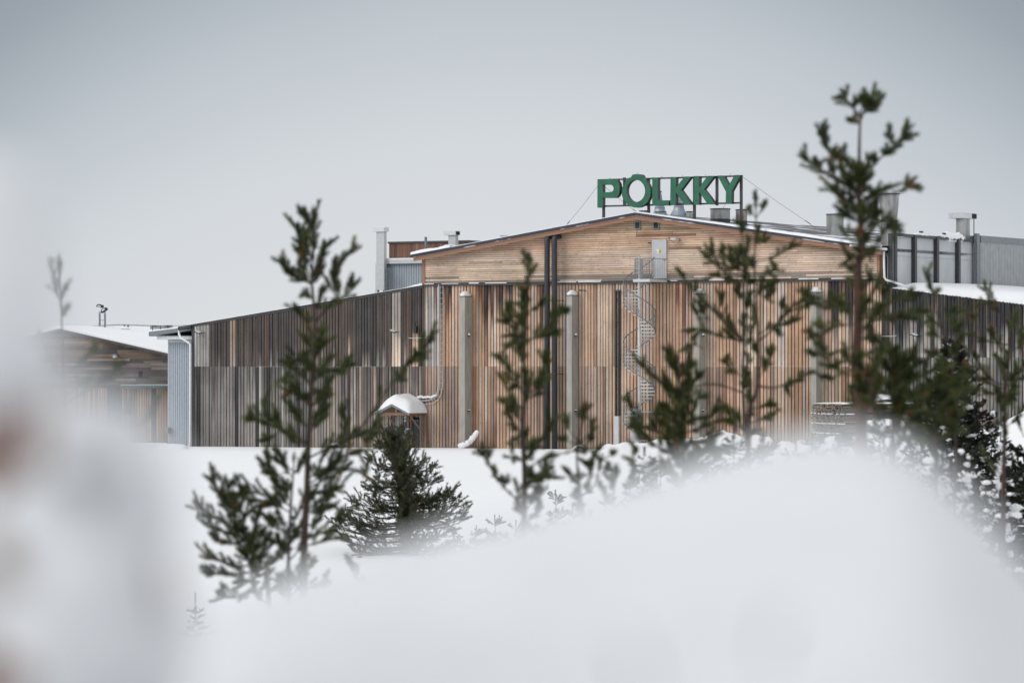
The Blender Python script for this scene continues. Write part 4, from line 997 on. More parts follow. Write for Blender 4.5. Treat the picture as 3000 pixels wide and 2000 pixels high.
# ------------------------------------------------------------------ snow piles and banks
def pile(name, prof, Y, back, front, label, seed, amp=.12, zbot=-4.6, fz=None):
    """ridge profile (px,py at distance Y); falls to the ground over `back` m behind and `front` m in front"""
    mb = MB(); xs = [p[0] for p in prof]; ysp = [p[1] for p in prof]; n = int((xs[-1]-xs[0])/5); ms = 34
    for j in range(ms+1):
        f = j/ms*2-1; f = f*abs(f)**.3; dy = f*(back if f > 0 else front)
        for i in range(n+1):
            px = xs[0]+(xs[-1]-xs[0])*i/n; py = float(np.interp(px, xs, ysp)); P = wp(px, py, Y)
            X = P.x*(1+dy/Y*.3); yy = Y+dy; gz = ground_z(X, yy)-.15
            h = max(0., P.z-gz)
            prof_f = math.exp(-(f*(1.5 if f > 0 else 1.45))**2*1.3)-.06
            nse = mnoise.noise(Vector((X*1.1, yy*.9, seed)))*amp*2+abs(mnoise.noise(Vector((X*2.6, yy*1.3, seed+5))))*amp*1.6
            ed = min(1, i/6, (n-i)/6)
            mb.v.append((X, yy, gz+(h*prof_f+nse*prof_f)*ed))
    for j in range(ms):
        for i in range(n): a = j*(n+1)+i; mb.f.append((a, a+1, a+n+2, a+n+1)); mb.a.append(None)
    o = mb.build(name, 'snow_lump', None, True); tag(o, label, 'snow pile'); return o
pile('snow_pile', [(1735, 1325), (1757, 1311), (1790, 1302), (1820, 1299), (1860, 1298), (1900, 1296), (1930, 1287), (1960, 1290), (2010, 1290), (2060, 1284), (2090, 1270), (2120, 1264), (2150, 1270), (2180, 1276), (2215, 1274), (2250, 1284), (2272, 1302), (2290, 1290), (2310, 1291), (2325, 1303), (2350, 1292), (2380, 1298), (2420, 1300), (2520, 1310)], 199, 4, 16, 'long lumpy ridge of ploughed snow along the wall behind the pines', 3, .10)
pile('snow_pile', [(2490, 1330), (2520, 1262), (2560, 1222), (2590, 1208), (2620, 1215), (2650, 1240), (2690, 1275), (2740, 1330)], 172, 3, 10, 'steep snow heap in front of the lumber stack', 9, .16)
pile('snow_pile', [(2820, 1330), (2850, 1262), (2880, 1243), (2920, 1235), (2960, 1212), (3000, 1192), (3060, 1165), (3160, 1150), (3300, 1170)], 165, 4, 26, 'high smooth snow bank at the right edge of the yard', 14, .05)
pile('snow_pile', [(1655, 1330), (1672, 1308), (1695, 1300), (1712, 1303), (1735, 1325)], 206, 1.5, 2, 'small rounded snow heap beside the second buttress', 19, .02)
pile('snow_pile', [(380, 1330), (400, 1312), (430, 1306), (455, 1316), (475, 1300), (510, 1297), (550, 1302), (570, 1330)], 216, 2, 4, 'low snow heap at the foot of the corrugated annex', 23, .02)

# ------------------------------------------------------------------ trees
def rand_perp(d):
    r = Vector((random.gauss(0, 1), random.gauss(0, 1), random.gauss(0, 1))); return (r-d*r.dot(d)).normalized()
class Tree:
    def __init__(s): s.wood = MB(); s.sh = []; s.snow = MB()
    def shoot(s, p, d, L_, w=1.): s.sh.append((Vector(p), Vector(d).normalized(), L_, w))
    def needles(s, name, mat, parent, dens=1150, nl=.050, nw=.0033, ang=44):
        P = []; sh = []
        for p, d, L_, w in s.sh:
            n = max(6, int(L_*dens*w)); x = rand_perp(d); y = d.cross(x)
            t = rng.random(n)**.85; a = rng.random(n)*2*np.pi; an = np.radians(ang+rng.normal(0, 12, n)-t*14); l = nl*(.8+.4*rng.random(n))
            d_, x_, y_, p_ = map(np.array, (d, x, y, p))
            rad = np.cos(a)[:, None]*x_+np.sin(a)[:, None]*y_; dirn = rad*np.sin(an)[:, None]+d_*np.cos(an)[:, None]; dirn[:, 2] += .12
            b = p_+d_*(t*L_)[:, None]; sd_ = np.cross(dirn, rng.normal(size=(n, 3))); sd_ /= np.linalg.norm(sd_, axis=1)[:, None]+1e-9
            P.append(np.stack([b-sd_*nw*.5, b+sd_*nw*.5, b+dirn*l[:, None]+sd_*nw*.25, b+dirn*l[:, None]-sd_*nw*.25], 1))
            base = min(1, max(0, random.gauss(.42, .27))) if random.random() > .035 else 1.
            sh.append(np.clip(base+rng.normal(0, .12, n), 0, 1 if base >= 1 else .9))
        P = np.concatenate(P).reshape(-1, 3).astype(np.float32); sh = np.concatenate(sh).astype(np.float32); nf = len(sh)
        me = bpy.data.meshes.new(name); me.vertices.add(nf*4); me.vertices.foreach_set('co', P.ravel())
        me.loops.add(nf*4); me.loops.foreach_set('vertex_index', np.arange(nf*4, dtype=np.int32)); me.polygons.add(nf)
        me.polygons.foreach_set('loop_start', np.arange(nf, dtype=np.int32)*4)
        me.update(calc_edges=True); me.validate()
        at = me.attributes.new('shade', 'FLOAT', 'FACE'); at.data.foreach_set('value', sh)
        me.materials.append(M[mat]); o = bpy.data.objects.new(name, me); col.objects.link(o); o.parent = parent; return o
def finish(tr, name, label, root, mat='needle', bark='bark', group=None, cat='pine tree', **kw):
    """root: world position of the trunk's foot; meshes are moved so that it is their origin"""
    e = bpy.data.objects.new(name, None); col.objects.link(e); e.location = root; tag(e, label, cat, group)
    tk = tr.wood.build('trunk', bark, e, True); tk.data.transform(Matrix.Translation(-Vector(root)))
    cr_ = tr.needles('crown', mat, e, **kw); cr_.data.transform(Matrix.Translation(-Vector(root)))
    if tr.snow.v:
        sn = tr.snow.build('snow_load', 'snow_lump', e, True); sn.data.transform(Matrix.Translation(-Vector(root)))
    return e
def smooth_path(pts, k=3):
    P = [Vector(p) for p in pts]
    if len(P) < 3: return [P[0].lerp(P[-1], i/4) for i in range(5)]
    o = []
    for i in range(len(P)-1):
        a, b, c, d = P[max(i-1, 0)], P[i], P[i+1], P[min(i+2, len(P)-1)]
        for j in range(k):
            t = j/k; o.append(.5*((2*b)+(c-a)*t+(2*a-5*b+4*c-d)*t*t+(3*b-a-3*c+d)*t**3))
    o.append(P[-1]); return o
def traced_pine(label, Y, stems, branches, seed, mat='needle', bark='bark', r0=.05, fill=1., shl=.17, spread=.35, foot=None, bare=.35, needle_kw=None, extra=0, name='young_pine', tuft=1., exl=1.):
    """stems / branches are polylines measured in the photograph (px) standing at distance Y; depth is spread around the stem"""
    random.seed(seed); tr = Tree(); sc_ = Y/F
    for k, stp in enumerate(stems):
        pts = [wp(x, y, Y+.05*k) for x, y in stp]
        if foot is not None: pts.append(Vector((pts[-1].x+.05*k, Y, min(pts[-1].z-.5, ground_z(pts[-1].x, Y)-.2))))
        P = smooth_path(pts, 4); n = len(P); r_ = r0*(1 if k == 0 else .7)
        tr.wood.tube(P[::-1], [max(.006, r_*(1-.88*(i/(n-1))**.8)) for i in range(n)], 7)
        tr.shoot(P[2], P[0]-P[2], .10, tuft)
    def grow(px_pts, dens, sub=True, start=None):
        dy = random.uniform(-spread, spread); m_ = len(px_pts)
        pts = [wp(x, y, Y+dy*i/(m_-1)) for i, (x, y) in enumerate(px_pts)]
        P = smooth_path(pts, 4); Ls = [0]
        for a, b in zip(P, P[1:]): Ls.append(Ls[-1]+(b-a).length)
        T = Ls[-1]; tr.wood.tube(P, [max(.0035, .004+.011*T*(1-l/T)) for l in Ls], 5)
        b0 = bare*T if T > .25 else 0.; pos = b0
        while pos < T:
            i = max(j for j in range(len(P)-1) if Ls[j] <= pos+1e-6); t = (pos-Ls[i])/(Ls[i+1]-Ls[i]+1e-9); p = P[i].lerp(P[i+1], t); d = (P[i+1]-P[i]).normalized()
            tr.shoot(p, d, .055, .7*tuft)
            if sub and random.random() < .75*dens and pos < T-.05:
                q = (d+rand_perp(d)*random.uniform(.5, 1.0)+Vector((0, 0, .35))).normalized(); l = shl*random.uniform(.5, 1.35)*(.7+.4*(pos/T))
                tr.wood.tube([p, p+q*l], [.004, .002], 4); tr.shoot(p+q*l*.25, q, l*.8, tuft)
            pos += .045/max(.4, dens)
        d = (P[-1]-P[-3]).normalized(); tr.shoot(P[-1]-d*.12, d, .11, 1.15*tuft)
        for k in range(2):
            if sub and random.random() < .6*dens: q = (d+rand_perp(d)*.8+Vector((0, 0, .25))).normalized(); tr.shoot(P[-1]-d*.12, q, shl*.5, tuft)
    for b in branches:
        dens = fill
        if isinstance(b, tuple) and isinstance(b[0], (int, float)) : dens, b = b[0], b[1]
        grow(b, dens)
    # branches towards and away from the viewer
    for k in range(extra):
        stp = stems[random.randrange(len(stems))]; t = random.uniform(.15, .95); i = int(t*(len(stp)-1)); f = t*(len(stp)-1)-i
        x, y = stp[i][0]+(stp[i+1][0]-stp[i][0])*f, stp[i][1]+(stp[i+1][1]-stp[i][1])*f
        o = wp(x, y, Y); a = random.choice((1, -1))*random.uniform(.7, 2.4); l = random.uniform(.25, .35+.5*t)*exl
        d = Vector((math.cos(a)*.55, math.sin(a), .55)).normalized(); e = o+d*l
        P = smooth_path([o, o.lerp(e, .5)-Vector((0, 0, .04*exl)), e], 3 if exl < 2 else 5); tr.wood.tube(P, [.010]*2+[.006]*(len(P)-2), 5)
        for q in range(2, len(P)): 
            dd = (P[q]-P[q-1]).normalized(); tr.shoot(P[q], dd, .09, tuft)
            w_ = (dd+rand_perp(dd)*.7+Vector((0, 0, .3))).normalized(); tr.shoot(P[q], w_, shl*.7, tuft)
    root = Vector((wp(*stems[0][-1], Y).x, Y, ground_z(wp(*stems[0][-1], Y).x, Y)))
    return finish(tr, name, label, root, mat, bark, 'young pines between the yard and the viewer', **(needle_kw or {}))

traced_pine('tall young pine left of centre, its bushy skirt over the snowfield', 44,
 [[(918, 628), (920, 680), (915, 760), (914, 830), (920, 900), (922, 1000), (915, 1100), (908, 1200), (903, 1300), (900, 1420), (893, 1560), (889, 1690), (888, 1850)],
  [(862, 1330), (858, 1400), (850, 1520), (845, 1640), (846, 1800)],
  [(640, 1440), (690, 1500), (725, 1580), (755, 1680), (790, 1800)]],
 [(1.2, [(920, 760), (919, 700), (918, 660), (918, 622)]), [(918, 700), (900, 650), (893, 617)], [(912, 790), (893, 745), (877, 700), (874, 662)], (1.2, [(905, 800), (885, 740), (874, 665)]),
  [(922, 770), (945, 735), (965, 712)], (1.3, [(915, 835), (880, 815), (850, 790), (828, 762)]), (1.3, [(912, 828), (872, 815), (838, 795)]), (1.2, [(915, 810), (935, 795), (945, 785)]),
  (1.1, [(922, 945), (965, 895), (990, 865), (985, 820), (1002, 770), (1040, 722)]), [(985, 880), (978, 830), (985, 785)], [(980, 888), (1015, 862), (1047, 827)], [(915, 875), (900, 865), (887, 862)], (.8, [(920, 990), (890, 930), (862, 892)]),
  [(920, 1050), (905, 1010), (893, 985)], [(921, 1060), (940, 1020), (952, 995)], [(920, 1100), (885, 1060), (862, 1060), (850, 1080)], [(918, 1130), (870, 1090), (842, 1075), (838, 1120)], [(918, 1120), (950, 1090), (985, 1082), (1032, 1068)], [(985, 1100), (1010, 1085)],
  [(915, 1180), (875, 1150), (850, 1120)], [(912, 1200), (870, 1150), (838, 1160)], [(913, 1190), (950, 1165), (965, 1140)], (1.2, [(905, 1300), (840, 1265), (780, 1240), (745, 1230), (722, 1225)]), [(800, 1255), (775, 1200), (770, 1175)], [(820, 1260), (790, 1285), (760, 1290)], [(905, 1260), (870, 1215), (850, 1190)], [(907, 1250), (940, 1225), (955, 1215)], [(905, 1300), (860, 1290), (815, 1240), (805, 1215)],
  (1.2, [(904, 1340), (970, 1310), (1030, 1285), (1090, 1255), (1100, 1240)]), [(1020, 1290), (1010, 1230), (1000, 1200)], (.35, [(1040, 1280), (1095, 1200), (1150, 1120), (1190, 1070)]), (1.2, [(1178, 1080), (1205, 1050), (1225, 1035)]), (1.2, [(1195, 1065), (1240, 1030), (1265, 980)]), [(1150, 1120), (1180, 1100)], (1.1, [(1050, 1270), (1075, 1290), (1100, 1270)]),
  (1.2, [(900, 1430), (960, 1400), (1020, 1375), (1065, 1385), (1075, 1360)]), (1.2, [(900, 1420), (960, 1380), (1010, 1335), (1050, 1320)]), (1.2, [(902, 1400), (950, 1380), (985, 1350)]), (1.2, [(900, 1450), (960, 1440), (1000, 1425)]), [(897, 1500), (940, 1460), (965, 1450)], [(895, 1570), (940, 1560), (985, 1545), (1002, 1500)], [(893, 1600), (945, 1585), (1005, 1572)], [(893, 1500), (930, 1500), (960, 1480)], [(893, 1540), (935, 1520), (970, 1440)], [(895, 1480), (920, 1440)],
  (1.2, [(860, 1420), (810, 1400), (790, 1360), (785, 1330)]), (1.2, [(858, 1440), (820, 1430), (800, 1400), (770, 1370)]), [(855, 1480), (800, 1460), (740, 1440), (700, 1450)], [(850, 1500), (790, 1470), (730, 1465)], [(848, 1560), (800, 1540), (790, 1510)], [(846, 1620), (810, 1590), (790, 1600)], [(850, 1470), (830, 1420)], [(847, 1600), (870, 1560)], (1.1, [(858, 1400), (835, 1370), (800, 1340)]),
  [(690, 1500), (650, 1450), (625, 1415), (608, 1400)], [(690, 1500), (672, 1440), (662, 1405)], [(700, 1520), (710, 1460), (715, 1430)], [(690, 1530), (640, 1520), (600, 1495), (575, 1475)], [(720, 1580), (670, 1560), (620, 1545), (598, 1530)], [(725, 1600), (680, 1590), (640, 1585), (618, 1565)], [(740, 1650), (690, 1660), (640, 1640), (595, 1630)], [(745, 1670), (700, 1680), (640, 1680), (600, 1675)], [(760, 1700), (710, 1740), (660, 1745), (640, 1735)], [(740, 1640), (760, 1580), (770, 1550)], [(750, 1680), (800, 1640), (830, 1620)], [(760, 1700), (720, 1700), (690, 1705)], [(735, 1600), (750, 1540), (760, 1490)], [(700, 1530), (740, 1490), (790, 1480)], [(755, 1690), (730, 1640), (700, 1610)],
  [(890, 1690), (840, 1700), (800, 1720)], [(888, 1720), (930, 1710), (960, 1700)], (.7, [(1100, 1760), (1040, 1680), (1015, 1630)])],
 41, r0=.055, foot=1, shl=.17, extra=46, bare=.15, fill=1.15)

traced_pine('slim young pine in front of the black pipes', 42,
 [[(1548, 765), (1547, 860), (1541, 960), (1535, 1060), (1537, 1150), (1531, 1260), (1537, 1400), (1533, 1560), (1532, 1700)]],
 [(1.1, [(1547, 880), (1548, 820), (1549, 748)]), [(1545, 905), (1532, 898), (1522, 890)], [(1545, 915), (1570, 900), (1597, 878)], [(1540, 985), (1510, 950), (1490, 920), (1484, 892)], [(1500, 960), (1483, 935)], [(1538, 970), (1525, 940), (1518, 925)],
  (1.3, [(1541, 1000), (1590, 975), (1620, 940), (1640, 905)]), (1.3, [(1542, 995), (1590, 985), (1635, 970)]), [(1600, 960), (1640, 920), (1662, 905)], [(1538, 1000), (1510, 985), (1480, 985)], [(1536, 1010), (1500, 1005), (1485, 1015)],
  (1.2, [(1535, 1110), (1500, 1090), (1475, 1060), (1455, 1045)]), [(1533, 1120), (1500, 1110), (1480, 1095)], [(1534, 1060), (1525, 1030), (1530, 1010)], (1.3, [(1535, 1160), (1580, 1130), (1598, 1080), (1605, 1035)]), [(1536, 1170), (1575, 1150), (1585, 1110)], (1.1, [(1534, 1200), (1500, 1180), (1465, 1168)]), [(1532, 1240), (1505, 1210), (1490, 1190)], [(1532, 1150), (1515, 1130), (1500, 1140)],
  [(1532, 1320), (1580, 1290), (1600, 1265), (1620, 1235)], [(1532, 1300), (1505, 1290), (1500, 1320)], [(1533, 1330), (1555, 1310), (1560, 1330)], [(1533, 1350), (1510, 1340), (1505, 1350)],
  (.35, [(1525, 1470), (1470, 1420), (1440, 1370)]), (1.2, [(1440, 1375), (1425, 1345), (1403, 1320)]), (1.1, [(1480, 1430), (1472, 1400)]),
  (.3, [(1545, 1375), (1590, 1345), (1650, 1328), (1700, 1312)]), (1., [(1590, 1345), (1610, 1335)]), (1.2, [(1537, 1420), (1580, 1400), (1600, 1360)]), (1.2, [(1540, 1415), (1590, 1400), (1620, 1398)]), (1., [(1537, 1440), (1570, 1460), (1585, 1430)]), (1.1, [(1536, 1400), (1550, 1390), (1570, 1395)]), [(1535, 1530), (1570, 1500), (1580, 1480)], [(1534, 1500), (1515, 1480)], [(1535, 1560), (1570, 1540)], [(1533, 1290), (1545, 1260)]],
 42, r0=.045, foot=1, shl=.14, extra=14, bare=.2)

traced_pine('sparse forked sapling right of the slim pine, its tufts over the snow', 41,
 [[(1712, 1200), (1700, 1260), (1690, 1330), (1700, 1450), (1720, 1600), (1720, 1750)], [(1795, 1400), (1800, 1480), (1820, 1600), (1825, 1750)]],
 [(1.4, [(1695, 1290), (1705, 1240), (1715, 1185)]), (1.4, [(1693, 1300), (1725, 1270), (1740, 1235)]), (1.2, [(1693, 1290), (1670, 1260), (1655, 1220)]), [(1690, 1300), (1660, 1290), (1640, 1285)], [(1692, 1310), (1720, 1300), (1735, 1270)], [(1700, 1310), (1715, 1315)],
  (1.1, [(1698, 1400), (1725, 1385), (1735, 1350)]), (1.1, [(1735, 1400), (1725, 1370), (1705, 1350)]), [(1700, 1420), (1680, 1400), (1655, 1375)], [(1700, 1400), (1690, 1395)], (.3, [(1700, 1450), (1740, 1420), (1760, 1350)]), [(1760, 1360), (1745, 1330), (1755, 1315)], [(1765, 1350), (1790, 1330), (1800, 1325)], [(1770, 1370), (1790, 1375)], [(1795, 1450), (1800, 1400), (1805, 1370)], [(1798, 1440), (1790, 1410), (1778, 1395)], [(1700, 1500), (1690, 1460), (1685, 1440)], [(1700, 1510), (1695, 1480)], [(1720, 1440), (1722, 1420)], [(1800, 1480), (1840, 1440), (1855, 1370)], [(1855, 1340), (1860, 1320), (1850, 1300)], [(1860, 1360), (1845, 1345)], [(1705, 1540), (1730, 1520)]],
 43, r0=.03, foot=1, shl=.10, extra=4, bare=.5)

traced_pine('small bushy pine standing in front of the spiral stair foot', 43,
 [[(1985, 1045), (1990, 1100), (2000, 1200), (2003, 1300), (2000, 1450), (1998, 1700)]],
 [(1.2, [(1990, 1120), (1975, 1080), (1968, 1055)]), (1.2, [(1990, 1115), (2010, 1080), (2030, 1070)]), (1., [(1990, 1150), (1930, 1115), (1890, 1080), (1870, 1062)]), [(1992, 1150), (1960, 1140), (1945, 1130)], [(1994, 1160), (2030, 1120), (2055, 1095)], [(1996, 1190), (2040, 1170), (2065, 1160)], [(1996, 1180), (1975, 1150)], (1.2, [(1998, 1230), (1960, 1200), (1935, 1185)]), (1.2, [(1998, 1250), (1940, 1215), (1915, 1210)]), (1.1, [(2000, 1250), (2040, 1230), (2080, 1220), (2110, 1195)]), [(2000, 1270), (2060, 1250), (2110, 1230), (2150, 1235)], (1.2, [(2000, 1300), (1940, 1270), (1880, 1250)]), (1.2, [(2000, 1290), (1950, 1240), (1930, 1230)]), (1.1, [(2000, 1300), (2060, 1290), (2100, 1270)]), [(2000, 1340), (1950, 1320), (1900, 1290), (1860, 1240)], (1.2, [(2000, 1350), (2050, 1330), (2090, 1310)]), (1.2, [(2000, 1360), (1970, 1330), (1960, 1300)]), [(2000, 1400), (1960, 1380), (1940, 1350)], [(2000, 1400), (2040, 1370), (2070, 1360)], [(2000, 1430), (1975, 1400)], [(1995, 1330), (2020, 1300)], [(2000, 1320), (1985, 1280)], [(1860, 1250), (1852, 1200), (1840, 1170)], [(1900, 1290), (1870, 1280), (1850, 1230)]],
 44, r0=.035, foot=1, shl=.15, extra=22, bare=.12, tuft=1.1)

traced_pine('twin-stemmed pine whose thin tops reach below the sign', 46,
 [[(2213, 580), (2215, 640), (2213, 700), (2210, 800), (2214, 900), (2221, 960), (2220, 1100), (2213, 1160), (2195, 1200), (2194, 1310), (2192, 1450), (2190, 1700)],
  [(2172, 665), (2177, 720), (2181, 800), (2183, 900), (2182, 1000), (2174, 1080), (2178, 1180), (2186, 1290), (2190, 1450)]],
 [(.5, [(2214, 640), (2214, 600), (2213, 562)]), (.6, [(2216, 637), (2232, 615), (2242, 592)]), [(2214, 636), (2200, 622), (2192, 612)], [(2213, 715), (2235, 705), (2252, 697)], [(2176, 700), (2172, 680), (2173, 655)], [(2178, 740), (2170, 720)],
  [(2213, 765), (2255, 758), (2290, 740), (2325, 720)], (1.3, [(2212, 800), (2240, 800), (2265, 790), (2272, 780)]), (1.3, [(2213, 830), (2245, 840), (2265, 830)]), (1.4, [(2213, 850), (2240, 870), (2260, 860), (2265, 840)]), (1.2, [(2210, 790), (2195, 760)]), (1.2, [(2212, 830), (2195, 820)]),
  (1.2, [(2180, 790), (2150, 785), (2140, 750)]), (1.1, [(2181, 810), (2130, 795), (2090, 770), (2058, 740)]), [(2110, 785), (2092, 750), (2085, 722)], [(2130, 790), (2120, 750), (2116, 722)], [(2150, 790), (2142, 750), (2137, 725)], (1.2, [(2181, 830), (2130, 815), (2085, 805)]), (1.2, [(2182, 840), (2150, 825), (2130, 820)]), [(2165, 800), (2150, 765)],
  (.7, [(2180, 1000), (2120, 940), (2060, 880), (2020, 840), (1990, 793)]), [(2100, 920), (2112, 890), (2115, 865)], (1.1, [(2175, 1000), (2130, 955), (2110, 920)]), (1., [(2180, 1000), (2110, 985), (2060, 965), (2012, 968)]), (1.2, [(2075, 940), (2060, 910), (2050, 890)]), (1.2, [(2180, 995), (2150, 965), (2140, 950)]), (1.2, [(2178, 1010), (2150, 990), (2130, 975)]), [(2060, 965), (2040, 980), (2030, 990)], [(2080, 930), (2050, 930), (2030, 900)],
  (1., [(2220, 1000), (2270, 960), (2320, 900), (2380, 870)]), (1.2, [(2260, 970), (2310, 945), (2340, 935)]), [(2290, 930), (2290, 900), (2295, 880)], [(2300, 920), (2350, 900), (2375, 890)], (1.1, [(2221, 980), (2260, 960), (2280, 980)]), (1., [(2220, 1130), (2270, 1135), (2330, 1115), (2375, 1092), (2432, 1112)]), [(2300, 1130), (2310, 1150)], (.5, [(2175, 1150), (2110, 1128), (2050, 1128), (1998, 1132)]), [(2060, 1020), (2030, 1010), (2000, 1025)], [(2140, 1090), (2130, 1060), (2133, 1045)], [(2180, 1110), (2150, 1085), (2130, 1090)], [(2190, 1290), (2150, 1250), (2130, 1190)], [(2192, 1290), (2170, 1240), (2165, 1210)], [(2193, 1280), (2210, 1260)], [(2222, 1080), (2250, 1060), (2260, 1020)], [(2220, 1110), (2240, 1080), (2245, 1060)], [(2222, 1040), (2210, 1010)], [(2195, 1200), (2240, 1190), (2270, 1185)], [(2195, 1240), (2240, 1225), (2265, 1215)], [(2190, 1330), (2130, 1320), (2090, 1330)], [(2190, 1340), (2240, 1330), (2270, 1300)]],
 45, r0=.038, foot=1, shl=.13, extra=16, bare=.3)

traced_pine('tallest pine, at the right, with a reddish trunk and tufted crooked top', 40,
 [[(2522, 330), (2518, 400), (2517, 480), (2515, 560), (2520, 650), (2527, 715), (2515, 780), (2518, 860), (2513, 960), (2509, 1080), (2520, 1180), (2524, 1300), (2526, 1500)],
  [(2545, 1080), (2548, 1140), (2535, 1220), (2530, 1350)]],
 [(1.2, [(2522, 350), (2538, 322), (2552, 300), (2558, 278)]), (1.5, [(2530, 335), (2543, 310), (2545, 292)]), (1.4, [(2530, 330), (2565, 305), (2580, 290)]), (1.3, [(2535, 315), (2528, 298), (2524, 285)]), (1., [(2519, 340), (2495, 312), (2470, 292), (2458, 285)]), [(2500, 315), (2510, 295)], [(2518, 358), (2505, 358), (2490, 352)],
  (.9, [(2515, 492), (2470, 470), (2440, 455), (2418, 420), (2410, 388)]), [(2440, 460), (2445, 440)], [(2425, 435), (2405, 400), (2402, 390)], (1., [(2515, 570), (2460, 530), (2415, 505), (2380, 485), (2352, 448)]), [(2400, 495), (2388, 470)], [(2425, 510), (2440, 490)], (1.1, [(2515, 560), (2480, 530), (2468, 500), (2462, 480)]), (1.1, [(2515, 580), (2470, 560), (2430, 545)]), (1.2, [(2514, 560), (2495, 540), (2490, 520)]), (1.1, [(2516, 600), (2480, 585), (2450, 565)]), [(2516, 610), (2480, 600), (2462, 595)], (1.2, [(2515, 550), (2518, 520), (2520, 500)]), (1.2, [(2517, 585), (2530, 550), (2532, 525)]),
  (.6, [(2525, 550), (2550, 500), (2567, 470)]), (1.1, [(2565, 475), (2595, 450), (2615, 430), (2635, 410), (2657, 368)]), [(2567, 470), (2560, 458)], [(2625, 430), (2610, 410), (2603, 390)], [(2640, 410), (2665, 395)], [(2590, 455), (2610, 440)],
  (1., [(2523, 570), (2545, 575), (2575, 565), (2600, 548)]), (.3, [(2560, 572), (2620, 565), (2650, 556)]), (1.2, [(2640, 557), (2665, 548), (2690, 545)]), [(2655, 550), (2668, 530)], (1.1, [(2520, 590), (2550, 580), (2570, 560)]), [(2520, 620), (2560, 610), (2570, 590)], (.8, [(2522, 640), (2490, 640), (2460, 615)]), [(2520, 660), (2500, 640), (2470, 625)], [(2523, 680), (2560, 660), (2600, 640), (2640, 675)], [(2524, 690), (2560, 640), (2580, 620)], [(2570, 650), (2560, 620)], [(2590, 650), (2620, 670)], [(2524, 660), (2545, 630), (2555, 600)],
  [(2515, 790), (2490, 755), (2472, 725)], [(2517, 780), (2500, 750), (2480, 770)], [(2517, 770), (2540, 745), (2548, 755)], [(2516, 760), (2540, 700), (2550, 680)], [(2513, 800), (2490, 780)], (.8, [(2525, 715), (2490, 700), (2465, 670)]),
  (1., [(2516, 880), (2470, 895), (2410, 900), (2370, 870), (2345, 855)]), [(2410, 900), (2440, 880), (2470, 895)], (1.1, [(2514, 920), (2470, 900), (2440, 890)]), (1., [(2512, 950), (2450, 955), (2410, 975), (2370, 990)]), [(2420, 970), (2390, 950)], (.9, [(2512, 1010), (2450, 1030), (2390, 1040), (2365, 1030)]), [(2420, 1035), (2400, 1010)], [(2510, 1060), (2470, 1060), (2435, 1075)], (.6, [(2510, 1110), (2470, 1090), (2440, 1070)]), [(2400, 1040), (2385, 1000), (2370, 970)],
  (1.1, [(2516, 900), (2560, 905), (2600, 890), (2660, 870), (2690, 865)]), (1., [(2560, 905), (2600, 930), (2660, 930)]), (1.1, [(2516, 930), (2550, 930), (2580, 910)]), (1., [(2515, 860), (2540, 830), (2550, 800)]), [(2600, 890), (2590, 860), (2600, 840)], (1.1, [(2514, 970), (2560, 940), (2620, 935), (2690, 930)]), [(2560, 945), (2560, 990), (2555, 1000)], [(2512, 1000), (2550, 985), (2570, 1000)], [(2512, 1050), (2550, 1030), (2600, 1020)], [(2511, 1080), (2480, 1050), (2475, 1030)], [(2520, 860), (2500, 840), (2490, 820)]],
 46, r0=.085, foot=1, shl=.15, extra=26, bare=.2, bark='red_bark')

traced_pine('dense broad pine with dark crown just right of the tallest pine', 41,
 [[(2625, 1030), (2622, 1100), (2616, 1200), (2616, 1300), (2618, 1500)]],
 [(1.3, [(2622, 1100), (2590, 1070), (2570, 1050)]), (1.3, [(2622, 1090), (2640, 1060), (2650, 1040)]), (1.3, [(2622, 1110), (2670, 1080), (2700, 1060)]), (1.2, [(2622, 1130), (2680, 1110), (2740, 1080), (2770, 1060)]), (1.3, [(2622, 1130), (2580, 1110), (2550, 1090)]), (1.2, [(2620, 1160), (2570, 1140), (2540, 1120)]), (1.3, [(2620, 1160), (2680, 1150), (2740, 1130), (2800, 1130)]), (1.2, [(2618, 1200), (2570, 1190), (2540, 1170)]), (1.2, [(2618, 1220), (2580, 1220), (2560, 1200)]), (1.2, [(2617, 1230), (2660, 1200), (2700, 1180)]), (1.2, [(2617, 1260), (2650, 1250), (2690, 1220)]), [(2616, 1290), (2660, 1280), (2700, 1270)], [(2616, 1280), (2580, 1270), (2550, 1260)], (1.3, [(2622, 1080), (2610, 1050), (2600, 1020)]), (1.1, [(2622, 1120), (2650, 1100), (2670, 1090)]), (1.2, [(2620, 1140), (2600, 1120)]), [(2618, 1180), (2650, 1170), (2660, 1150)]],
 47, r0=.05, foot=1, shl=.17, extra=18, bare=.1, tuft=1.1)
traced_pine('olive-green bushy pine between the lumber stack and the dark spruce', 42,
 [[(2745, 1120), (2745, 1200), (2742, 1300), (2745, 1500)]],
 [(1.3, [(2745, 1180), (2720, 1150), (2710, 1130)]), (1.3, [(2745, 1170), (2770, 1130), (2800, 1110)]), (1.3, [(2744, 1200), (2790, 1180), (2810, 1150)]), (1.3, [(2744, 1220), (2700, 1200), (2690, 1180)]), (1.3, [(2743, 1250), (2790, 1230), (2800, 1200)]), (1.3, [(2743, 1260), (2700, 1250), (2680, 1230)]), (1.3, [(2743, 1290), (2700, 1290), (2690, 1270)]), (1.3, [(2743, 1290), (2780, 1270), (2800, 1260)]), (1.2, [(2743, 1310), (2720, 1290)])],
 48, r0=.03, foot=1, shl=.16, extra=10, bare=.1)
